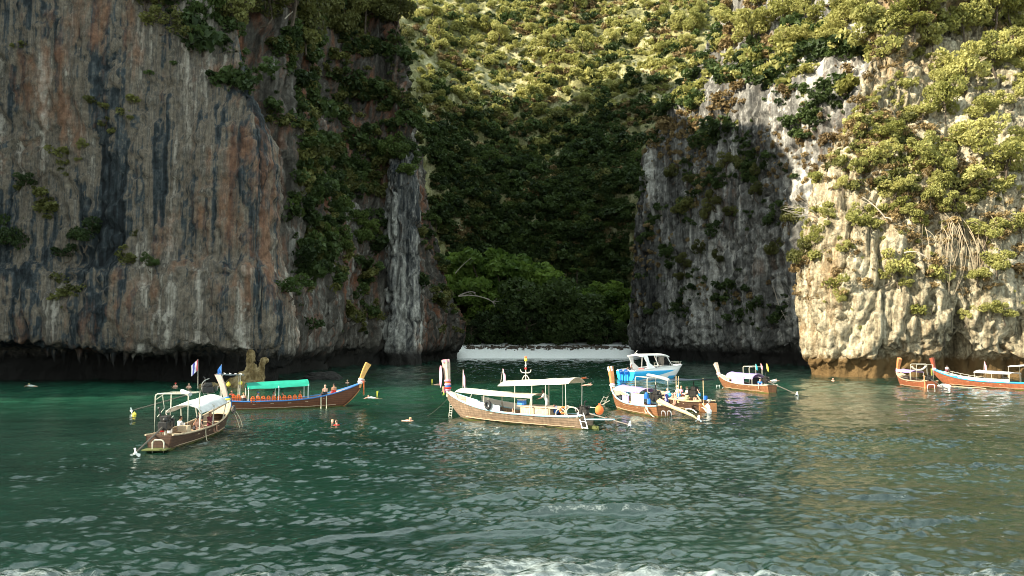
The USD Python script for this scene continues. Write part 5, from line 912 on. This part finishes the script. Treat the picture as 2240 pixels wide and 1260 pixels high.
tt_ = np.linspace(.66, .97, 12); S.part('bow_rail', [tube(np.stack([(tt_ - .5) * L + .9 * np.clip((tt_ - .7) / .3, 0, 1) ** 2, sg * S.b(tt_) * .9, S.zg(tt_) + .5], -1), .025, 5) for sg in (1, -1)] + [tube([((q_ - .5) * L + .9 * np.clip((q_ - .7) / .3, 0, 1) ** 2, sg * float(S.b(q_)) * .9, float(S.zg(q_))), ((q_ - .5) * L + .9 * np.clip((q_ - .7) / .3, 0, 1) ** 2, sg * float(S.b(q_)) * .9, float(S.zg(q_)) + .5)], .02, 5) for q_ in np.linspace(.67, .95, 5) for sg in (1, -1)], STEEL)
S.part('antenna', [tube([S.px(1385, 778), S.px(1394, 767)], .03, 5), tube([S.px(1391, 778), S.px(1393, 773)], .12, 8)], WHITE)
# ---- the row of life jackets along the green-roofed boat
for k in range(10):
    X_ = 553 + 11.5 * k; q_ = B.px(X_, 868, -.96); q_[2] = float(B.zg(q_[0] / B.L + .5)) + .36
    lifejacket(B, q_, 'orange life jacket in the row hung along the side under the green roof', 'orange life jackets hung under the green roof', yaw=.1 * math.sin(k * 5))
for k, (X_, lb) in enumerate([(512, 'orange life jacket hung near the stern of the green-roofed boat, left one'), (522, 'orange life jacket hung near the stern of the green-roofed boat, right one')]):
    q_ = B.px(X_, 858, -.7); q_[2] = 1.25; lifejacket(B, q_, lb, None)
for (X_, Y_, lb) in ((500, 841, 'yellow float under the stern roof of the green-roofed boat, left one'), (526, 838, 'yellow float under the stern roof of the green-roofed boat, right one')):
    ball_buoy(B.world(B.px(X_, Y_, .3)), .17, lb, YELLOW, 'hanging_float')
ball_buoy(on_z(294, 908) + [0, 0, .05], .15, 'yellow ball float beside the long propeller shaft at the left', YELLOW, 'ball_float')

# ---- gear lying in the boats, anchor lines
def gear(kind, b, p, label, m, yaw=0.0):
    t = thing(kind, label, kind.replace('_', ' '), b.world(p), b.rz + yaw)
    if kind == 'cool_box': obj('body', box((.6, .38, .34), (0, 0, .17), .03), m, t, 30); obj('lid', box((.62, .40, .08), (0, 0, .385), .03), WHITE, t, 30); obj('handle', tube([(-.2, .2, .3), (-.2, .24, .34), (.2, .24, .34), (.2, .2, .3)], .015, 5), STEEL, t)
    elif kind == 'jerrycan': obj('body', box((.34, .2, .4), (0, 0, .2), .05), m, t, 30); obj('handle', tube([(-.1, 0, .39), (-.08, 0, .46), (.08, 0, .46), (.1, 0, .39)], .018, 5), m, t); obj('cap', tube([(.12, 0, .39), (.14, 0, .45)], .035, 8), WHITE, t)
    elif kind == 'bag': obj('body', ball((0, 0, .2), .3, 2, (1.2, .8, .75)), m, t, True); obj('strap', torus(.16, .02, (0, 0, .42), (0, 1, 0), 14, 5), m, t, True)
    elif kind == 'rope_coil':
        for k in range(4): obj('turn', torus(.28 - .02 * k, .035, (.01 * k, 0, .04 + .055 * k), (.05 * k, 0, 1), 18, 6), m, t, True)
    elif kind == 'bucket': obj('body', tube([(0, 0, 0), (0, 0, .3)], [.12, .16], 12), m, t, 40); obj('rim', torus(.16, .015, (0, 0, .3), (0, 0, 1), 16, 5), m, t, True); obj('handle', tube([(-.16, 0, .3), (0, 0, .42), (.16, 0, .3)], .01, 4), STEEL, t)
gear('cool_box', C, (-1.2, .3, 1.38), 'white-lidded blue cool box on the cabin box of the white boat', BLUEC); gear('rope_coil', C, (4.2, .2, .95), 'pale coil of rope in the bow of the white boat', ROPE); gear('jerrycan', C, (-4.4, .4, .95), 'blue jerrycan by the engine of the white boat', AQUA); gear('bag', C, (1.6, -.5, .45), 'dark bag on the deck of the white boat under the front awning', BLACKC)
gear('bag', D, (2.6, .2, .75), 'navy bag in the bow of the front boat of the pair', NAVY); gear('jerrycan', D, (-3.2, .5, .9), 'blue jerrycan at the stern of the front boat of the pair', AQUA, .4); gear('bucket', D, (-1.8, -.3, .75), 'white bucket amidships in the front boat of the pair', WHITE)
gear('bag', E, (1.2, .4, .85), 'sky-blue bag among the passengers of the navy-awning boat', SKYB); gear('cool_box', E, (-.4, -.4, .85), 'orange cool box among the passengers of the navy-awning boat', ORANGE)
gear('bucket', G, (3.0, .2, .85), 'white bucket in the bow of the small lilac boat', WHITE); gear('bag', G, (2.4, -.2, .75), 'cream bag in the bow of the small lilac boat', CREAM)
gear('bag', A, (-2.9, -.2, .62), 'grey bag beside the crate in the nearest boat', GREYC, .5); gear('jerrycan', A, (-3.3, .5, .62), 'white jerrycan beside the engine of the nearest boat', WHITE); gear('rope_coil', B, (4.2, .1, 1.15), 'pale coil of rope on the bow deck of the green-roofed boat', ROPE); gear('bag', I, (4.0, .1, .9), 'blue bag in the bow of the long orange boat', BLUEC)
for b_ in (B, C, D, G, Hb, I):
    q_ = np.array([.46 * b_.L, b_.near * .1, float(b_.zg(.96)) - .1]); b_.part('anchor_line', tube(bez([q_, q_ + [.9, b_.near * .3, -q_[2] * .55], q_ + [2.2, b_.near * .6, -q_[2] - .1]], 10), .011, 4), ROPE_D)
# ------------------------------------------------------------------ people
SKIN_A = plain('sunburnt_skin', (.62, .34, .24), .5, .1, 6); SKIN_B = plain('tanned_skin', (.40, .20, .12), .5, .1, 6); SKIN_C = plain('dark_tanned_skin', (.16, .08, .05), .5, .1, 6)
HAIR_D = plain('dark_hair', (.020, .014, .010), .6, .3, 20); HAIR_B = plain('brown_hair', (.10, .05, .025), .6, .3, 20); HAIR_F = plain('fair_hair', (.42, .28, .12), .6, .3, 20); HAIR_G = plain('grey_hair', (.45, .43, .40), .6, .2, 20)
EYES = plain('eye', (.02, .02, .02), .2, .0, 3)
mf = manifold3d.Manifold
def hull_(a, ra, b, rb, n=12):
    A_ = mf.sphere(ra, n).translate([float(x) for x in a]); B_ = mf.sphere(rb, n).translate([float(x) for x in b]); return mf.batch_hull([A_, B_])
def rotz(v, a): return np.array([v[0] * math.cos(a) - v[1] * math.sin(a), v[0] * math.sin(a) + v[1] * math.cos(a), v[2]])
def roty(v, a): return np.array([v[0] * math.cos(a) + v[2] * math.sin(a), v[1], -v[0] * math.sin(a) + v[2] * math.cos(a)])
def pose(kind):
    J = {}
    up = dict(sit=(.10, 0.06), hunch=(.10, .62), stand=(.92, .0), reach=(.92, .40), tread=(-.62, .05), swim=(-.06, 1.42), salute=(.10, .05), crouch=(.30, .55), recline=(.10, -.5))[kind]
    h, a = up; P0 = np.array([0, 0, h]); f = lambda x, y, z: P0 + roty(np.array([x, y, z]), a)
    J['pel'] = P0; J['waist'] = f(0, 0, .20); J['chest'] = f(.0, 0, .40); J['neck'] = f(.0, 0, .53); hd = roty(np.array([.03, 0, .16]), a * .45 if kind != 'swim' else .5)
    J['head'] = J['neck'] + hd; J['ha'] = a * .45 if kind != 'swim' else .4
    for s_, n_ in ((1, 'l'), (-1, 'r')):
        J[n_ + 'sh'] = f(0, s_ * .175, .46)
        arm = dict(sit=((.10, .05, -.26), (.22, -.06, -.12)), hunch=((.14, .04, -.24), (.20, -.08, -.08)), stand=((.0, .05, -.29), (.06, .0, -.25)), reach=((.16, .06, -.22), (.24, .0, -.08)), tread=((.17, .07, -.18), (.21, .03, .06)), swim=((.26, .06, .0), (.24, -.05, -.05)), salute=((.10, .05, -.26), (.22, -.06, -.12)), crouch=((.16, .04, -.22), (.22, -.06, -.02)), recline=((-.08, .08, -.26), (-.14, .0, -.2)))[kind]
        e, w = arm
        if kind == 'salute' and s_ == 1: e, w = (.16, .22, .02), (.02, -.22, .20)
        J[n_ + 'el'] = J[n_ + 'sh'] + np.array([e[0], s_ * e[1], e[2]]); J[n_ + 'wr'] = J[n_ + 'el'] + np.array([w[0], s_ * w[1], w[2]])
        J[n_ + 'hip'] = P0 + [0, s_ * .09, -.01]
        leg = dict(sit=((.42, .05, .03), (.04, .0, -.42)), hunch=((.42, .07, .04), (.02, .0, -.42)), stand=((.02, .02, -.43), (-.03, 0, -.42)), reach=((.04, .03, -.43), (-.06, 0, -.42)), tread=((.15, .04, -.38), (-.15, 0, -.36)), swim=((-.42, .04, -.06), (-.40, .02, .0)), salute=((.42, .05, .03), (.04, .0, -.42)), crouch=((.36, .10, .14), (-.10, .0, -.42)), recline=((.34, .05, .24), (.28, .0, -.30)))[kind]
        k, an = leg; J[n_ + 'kn'] = J[n_ + 'hip'] + np.array([k[0], s_ * k[1], k[2]]); J[n_ + 'an'] = J[n_ + 'kn'] + np.array([an[0], s_ * an[1], an[2]])
        J[n_ + 'toe'] = J[n_ + 'an'] + (np.array([.16, s_ * .02, -.05]) if kind != 'swim' else np.array([-.14, 0, -.04]))
    return J
def hand_(w, d, up_, side, B_):
    d = d / np.linalg.norm(d); l = np.cross(up_, d); l /= np.linalg.norm(l); up_ = np.cross(d, l)
    palm = w + d * .075
    B_.append(mf.batch_hull([mf.sphere(.024, 8).translate((w + d * .02).tolist()), mf.sphere(.015, 8).translate((palm + l * .03).tolist()), mf.sphere(.015, 8).translate((palm - l * .03).tolist())]))
    for k, ln in enumerate((.062, .075, .070, .055)):
        b0 = palm + l * (.033 - .022 * k); b1 = b0 + d * ln * .55 - up_ * .008; b2 = b1 + d * ln * .4 - up_ * .022; B_ += [hull_(b0, .0095, b1, .009, 6), hull_(b1, .009, b2, .0075, 6)]
    t0 = w + d * .03 + l * side * .025; t1 = t0 + l * side * .03 + d * .03; B_ += [hull_(t0, .012, t1, .010, 6), hull_(t1, .010, t1 + d * .03, .008, 6)]
BODY = {}
def body_of(kind):
    if kind in BODY: return BODY[kind]
    J = pose(kind); B_ = []; add = lambda a, ra, b, rb: B_.append(hull_(J[a], ra, J[b], rb))
    sl = [np.array([0, y, 0]) for y in (.07, -.07)]
    tor = [mf.batch_hull([mf.sphere(.10, 12).translate((J['pel'] + s_).tolist()) for s_ in sl] + [mf.sphere(.095, 12).translate((J['waist'] + s_ * .7).tolist()) for s_ in sl]),
           mf.batch_hull([mf.sphere(.095, 12).translate((J['waist'] + s_ * .7).tolist()) for s_ in sl] + [mf.sphere(.105, 12).translate((J['chest'] + s_ * 1.0).tolist()) for s_ in sl]),
           mf.batch_hull([mf.sphere(.105, 12).translate((J['chest'] + s_).tolist()) for s_ in sl] + [mf.sphere(.062, 12).translate((J['lsh'] * .9 + J['rsh'] * .1).tolist()), mf.sphere(.062, 12).translate((J['rsh'] * .9 + J['lsh'] * .1).tolist())])]
    B_ += tor; add('neck', .058, 'head', .05); add('chest', .07, 'neck', .06)
    hr = lambda v: J['head'] + roty(np.array(v), J['ha'])
    B_.append(mf.batch_hull([mf.sphere(.088, 16).translate(hr((-.01, 0, .035)).tolist()), mf.sphere(.070, 14).translate(hr((.025, 0, -.03)).tolist()), mf.sphere(.04, 12).translate(hr((.05, 0, -.085)).tolist())]))
    B_.append(hull_(hr((.088, 0, .0)), .010, hr((.102, 0, -.028)), .015, 8))
    for s_ in (1, -1): B_.append(mf.sphere(.024, 8).scale([1, .5, 1.3]).translate(hr((0, s_ * .088, -.005)).tolist()))
    sleeves, trunks = [], []
    for n_, sd in (('l', 1), ('r', -1)):
        add(n_ + 'sh', .055, n_ + 'el', .042); add(n_ + 'el', .042, n_ + 'wr', .028)
        hand_(J[n_ + 'wr'], J[n_ + 'wr'] - J[n_ + 'el'], np.array([0, 0, 1.0]) if abs((J[n_ + 'wr'] - J[n_ + 'el'])[2]) < .2 else np.array([1.0, 0, .1]), -sd, B_)
        add(n_ + 'hip', .088, n_ + 'kn', .058); add(n_ + 'kn', .058, n_ + 'an', .036); add(n_ + 'an', .04, n_ + 'toe', .028)
        sleeves.append(hull_(J[n_ + 'sh'], .070, J[n_ + 'sh'] * .35 + J[n_ + 'el'] * .65, .058)); trunks.append(hull_(J[n_ + 'hip'], .104, J[n_ + 'hip'] * .35 + J[n_ + 'kn'] * .65, .084))
    body = mf.batch_boolean(B_, manifold3d.OpType.Add)
    grow = lambda m: m.scale([1, 1, 1])
    def fat(ms, dr):
        out = []
        for m in ms:
            v = m.to_mesh().vert_properties[:, :3]; c = v.mean(0); d = v - c; out.append(mf.hull_points(c + d * (1 + dr / np.maximum(np.linalg.norm(d, axis=1, keepdims=True), .05))))
        return mf.batch_boolean(out, manifold3d.OpType.Add)
    shirt = mf.batch_boolean([fat(tor, .018)] + sleeves, manifold3d.OpType.Add); shorts = mf.batch_boolean([fat(tor[:1], .020)] + trunks, manifold3d.OpType.Add)
    cap = mf.sphere(.104, 18).scale([1.02, .98, 1.0]); cut = mf.cube([.3, .4, .4], True).rotate([0, -28, 0]).translate([.165, 0, -.09]); low = mf.cube([.4, .4, .2], True).translate([0, 0, -.165]); cap = cap - cut - low
    q = math.degrees(J['ha']); hair = cap.rotate([0, q, 0]).translate(hr((-.012, 0, .035)).tolist())
    longh = mf.batch_hull([mf.sphere(.085, 12).translate(hr((-.045, 0, .0)).tolist()), mf.sphere(.06, 12).translate((J['neck'] + roty(np.array([-.075, 0, -.02]), J['ha'])).tolist())])
    hat = mf.batch_boolean([mf.sphere(.108, 16).trim_by_plane([0, 0, 1], .02), mf.cylinder(.02, .14, .135, 18).translate([.03, 0, .01])], manifold3d.OpType.Add).rotate([0, q, 0]).translate(hr((-.012, 0, .035)).tolist())
    eyes = [ball(hr((.072, s_ * .034, .012)), .011, 1) for s_ in (1, -1)]; mouth = box((.012, .045, .010), hr((.082, 0, -.062)), .003, ry=J['ha'])
    BODY[kind] = dict(body=body, shirt=shirt, shorts=shorts, hair=hair, long=longh, hat=hat, eyes=eyes, mouth=mouth); return BODY[kind]
def person(kind, w, rz, label, skin=SKIN_A, hair=HAIR_B, shirt=None, shorts=None, hat=None, long=False, group=None, s=1.0):
    T = body_of(kind); t = thing('person', label, 'person', w, rz, group, scale=s)
    obj('body', T['body'], skin, t, 50)
    if hat: obj('cap', T['hat'], hat, t, 40)
    if hair: obj('hair', T['hair'] + T['long'] if long else T['hair'], hair, t, 40)
    for e in T['eyes']: obj('eye', e, EYES, t)
    obj('mouth', T['mouth'], RED, t)
    if shirt: obj('shirt', T['shirt'], shirt, t, 50)
    if shorts: obj('shorts', T['shorts'], shorts, t, 50)
    return t
def aboard(b, kind, X_, Y_, turn, label, y=0.0, z=None, x=None, **k):     # X_, Y_: pixel of the head
    p = b.px(X_, Y_, y) if x is None else np.array([x, y, 0]); tt = np.clip(p[0] / b.L + .5, .02, .98)
    seat = float(b.zg(tt)) - .04 if z is None else z
    return person(kind, b.world((p[0], y, seat)), b.rz + turn, label, **k)
H2 = math.pi / 2
# near boat
person('hunch', A.world((-1.2, -.25, .60)), A.rz - 2.2, 'bare-backed person bent forward under the white awning of the nearest boat', shorts=BLACKC, hair=HAIR_D)
person('sit', A.world((.6, -.5, .62)), A.rz - 1.9, 'person in maroon clothes under the front of the white awning of the nearest boat', SKIN_B, HAIR_D, MAROON, MAROON)
person('sit', A.world((-1.9, .45, .60)), A.rz - .6, 'person in grey clothes sitting behind the engine of the nearest boat', SKIN_B, HAIR_D, GREYC, BLACKC)
person('sit', A.world((1.4, .35, .62)), A.rz + 2.8, 'person in dark clothes deepest under the white awning of the nearest boat', SKIN_B, HAIR_D, BLACKC, BLACKC)
# boat with the green roof
aboard(B, 'hunch', 497, 858, -.4, 'person in a dark green shirt crouching at the stern of the green-roofed boat', .1, hair=HAIR_D, skin=SKIN_B, shirt=GREENC, shorts=BLACKC)
aboard(B, 'hunch', 534, 854, -H2 + 3.14, 'bare-backed person sitting at the left end of the green roof', -.55, hair=HAIR_F, shorts=BLACKC)
aboard(B, 'sit', 508, 848, -2.2, 'person in red beside the stern roof post of the green-roofed boat', .5, hair=HAIR_D, skin=SKIN_B, shirt=RED, shorts=BLACKC)
aboard(B, 'sit', 563, 866, 0, 'person in white with a blue cap under the green roof', -.1, z=.64, hair=HAIR_D, hat=BLUEC, shirt=WCLOTH, shorts=GREYC)
aboard(B, 'sit', 597, 866, 0, 'person in grey sitting in the middle under the green roof', .1, z=.62, hair=HAIR_D, skin=SKIN_B, shirt=GREYC, shorts=BLACKC)
aboard(B, 'hunch', 628, 862, 3.0, 'person with pale shoulders leaning back to back under the green roof', .0, z=.62, hair=HAIR_B, shorts=BLACKC)
aboard(B, 'sit', 655, 860, .2, 'person at the right end under the green roof near the dark cushion', .2, z=.62, hair=HAIR_B, skin=SKIN_B, shorts=WCLOTH)
aboard(B, 'sit', 712, 846, H2 + .3, 'bald bare-backed man sitting on the rail of the green-roofed boat at its bow', -.75, hair=None, shorts=BLACKC, s=1.12)
aboard(B, 'sit', 731, 852, H2 + .1, 'dark-haired person with brown back beside the bald man at the bow', -.6, hair=HAIR_D, skin=SKIN_B, shorts=RED)
aboard(B, 'hunch', 697, 862, .5, 'person in white shorts left of the bald man at the bow', -.4, z=.55, hair=HAIR_B, shorts=WCLOTH)
# white boat
aboard(C, 'reach', 1196, 850, .5, 'man in a white shirt leaning over the cabin box of the white boat', .1, z=.82, hair=HAIR_D, skin=SKIN_C, shirt=WCLOTH, shorts=WCLOTH, s=1.05)
aboard(C, 'recline', 1118, 895, -.2, 'person lying down in the middle of the white boat, orange-skinned legs showing', .5, z=.28, hair=HAIR_B, shorts=RED)
aboard(C, 'hunch', 1222, 880, 1.2, 'person in blue stooping by the stern of the white boat', -.3, hair=HAIR_D, skin=SKIN_C, shirt=BLUEC, shorts=BLACKC)
# crowded boat
GE = None
aboard(E, 'sit', 1483, 840, H2, 'person in a white shirt and light cap, leftmost under the navy awning', -.45, z=1.0, hair=HAIR_B, hat=WCLOTH, shirt=WCLOTH, shorts=SKYB)
aboard(E, 'sit', 1491, 842, H2 + .1, 'person with fair hair and pink shirt second from left under the navy awning', -.55, z=1.0, hair=HAIR_F, shirt=PINK, shorts=SKYB)
aboard(E, 'sit', 1504, 838, H2 - .1, 'person in a straw hat and white top under the navy awning', -.5, z=1.05, hair=HAIR_D, hat=WOOD_L, shirt=WCLOTH, shorts=BLACKC)
aboard(E, 'salute', 1529, 844, H2, 'person shading the eyes with one hand at the right under the navy awning', -.2, z=.95, hair=HAIR_F, shirt=SKYB, shorts=BLACKC)
aboard(E, 'sit', 1461, 856, H2 + .5, 'bare-shouldered woman with brown hair at the left end of the crowded boat', .3, z=.75, hair=HAIR_B, long=True, shorts=BLUEC)
aboard(E, 'hunch', 1499, 862, .6, 'person in a dark brown shirt bending beside the canvas heap', .35, z=.75, hair=HAIR_D, skin=SKIN_B, shirt=MAROON, shorts=BLACKC)
aboard(E, 'sit', 1485, 864, H2, 'person with bare legs hanging over the side of the crowded boat', .75, z=.75, hair=HAIR_D, shirt=BLUEC, shorts=BLUEC)
# speedboat, lilac boat, long orange boat
person('recline', S.world((-.5 * S.L + .5, -.5, 1.6)), S.rz + 2.6, 'brown-skinned person sitting with raised knees at the stern of the speedboat', SKIN_C, HAIR_D, shorts=BLACKC)
person('sit', S.world((-1.2, -.9, 1.25)), S.rz, 'person in pink seated inside the speedboat', SKIN_B, HAIR_D, PINK, BLACKC); person('sit', S.world((.4, -.8, 1.25)), S.rz, 'person in white seated further forward inside the speedboat', SKIN_B, HAIR_D, WCLOTH, BLACKC)
aboard(G, 'hunch', 1662, 836, 2.6, 'woman in a blue dress with brown hair at the stern of the small lilac boat', .5, hair=HAIR_B, long=True, shirt=BLUEC, shorts=BLUEC)
aboard(I, 'crouch', 2070, 808, -1.2, 'person in a pale shirt crouching at the bow of the long orange boat', 0, z=1.6, hair=HAIR_D, skin=SKIN_B, shirt=GREYC, shorts=MAROON)
# swimmers
def swimmer(kind, X_, Y_, rz, label, lift=0.0, **k):
    p = on_z(X_, Y_); return person(kind, p + [0, 0, lift + (.16 if kind == 'tread' else -.06)], rz, label, s=1.08, **k)
swimmer('tread', 727, 928, -1.2, 'swimmer with fair hair, left of the close pair near the nearest boat', hair=HAIR_F)
swimmer('tread', 737, 930, 2.4, 'swimmer in a red top, right of the close pair near the nearest boat', hair=HAIR_B, shirt=RED)
swimmer('swim', 880, 920, -.3, 'pale swimmer alone in the open water between the brown and the white boats', .04, hair=HAIR_F)
swimmer('tread', 1327, 918, -2.2, 'dark-haired swimmer between the white boat and the pair of boats', hair=HAIR_D, skin=SKIN_B, lift=-.1)
swimmer('swim', 1272, 828, .2, 'sunburnt swimmer behind the stern awning of the white boat, further one', .12, shirt=ORANGE)
swimmer('swim', 1281, 842, .1, 'swimmer with a raised arm behind the stern awning of the white boat, nearer one', .10, hair=HAIR_D)
swimmer('swim', 820, 871, 3.0, 'snorkeller in a pale top under the golden prow', .10, shirt=WCLOTH, hair=HAIR_D)
swimmer('tread', 760, 838, -1.6, 'pale swimmer behind the bow deck of the green-roofed boat', lift=.1, hair=HAIR_F)
swimmer('tread', 797, 834, -1.6, 'swimmer just right of the golden prow of the green-roofed boat', hair=HAIR_D)
swimmer('swim', 950, 842, .1, 'distant snorkeller left of the prow of the white boat', .1, hair=HAIR_D)
swimmer('swim', 74, 845, 3.1, 'pale swimmer alone by the dark cave at the far left', .14, hair=HAIR_F, shirt=WCLOTH)
swimmer('tread', 1822, 832, -1.6, 'swimmer in front of the foot of the sunlit cliff', hair=HAIR_D)
swimmer('tread', 384, 848, -1.4, 'swimmer in a red cap beyond the frame of the nearest boat', lift=.25, hair=HAIR_D, hat=RED)
swimmer('tread', 413, 850, -1.2, 'pale standing bather right of the swimmer in a red cap', lift=.3, hair=HAIR_B)
swimmer('tread', 455, 880, -1.3, 'brown-haired bather close behind the prow of the nearest boat', lift=.15, hair=HAIR_B, long=True)
swimmer('swim', 1688, 833, 0, 'far swimmer right of the small lilac boat', .12, hair=HAIR_D, shirt=WCLOTH)
for X_, Y_, lb in ((825, 866, 'upright yellow fin beside the snorkeller under the golden prow'), (945, 838, 'upright yellow fin left of the prow of the white boat')):
    p = on_z(X_, Y_); t = thing('swim_fin', lb, 'fin', p, .3); obj('blade', trimesh.convex.convex_hull(np.array([(-.10, -.02, .52), (.12, -.02, .55), (-.05, 0, -.1), (.05, 0, -.1), (-.09, .02, .5), (.10, .02, .52), (0, .03, -.1)])), YELLOW, t); obj('foot_pocket', ball((0, 0, -.08), .075, 2, (1, 1.4, 1)), BLACKC, t, True)
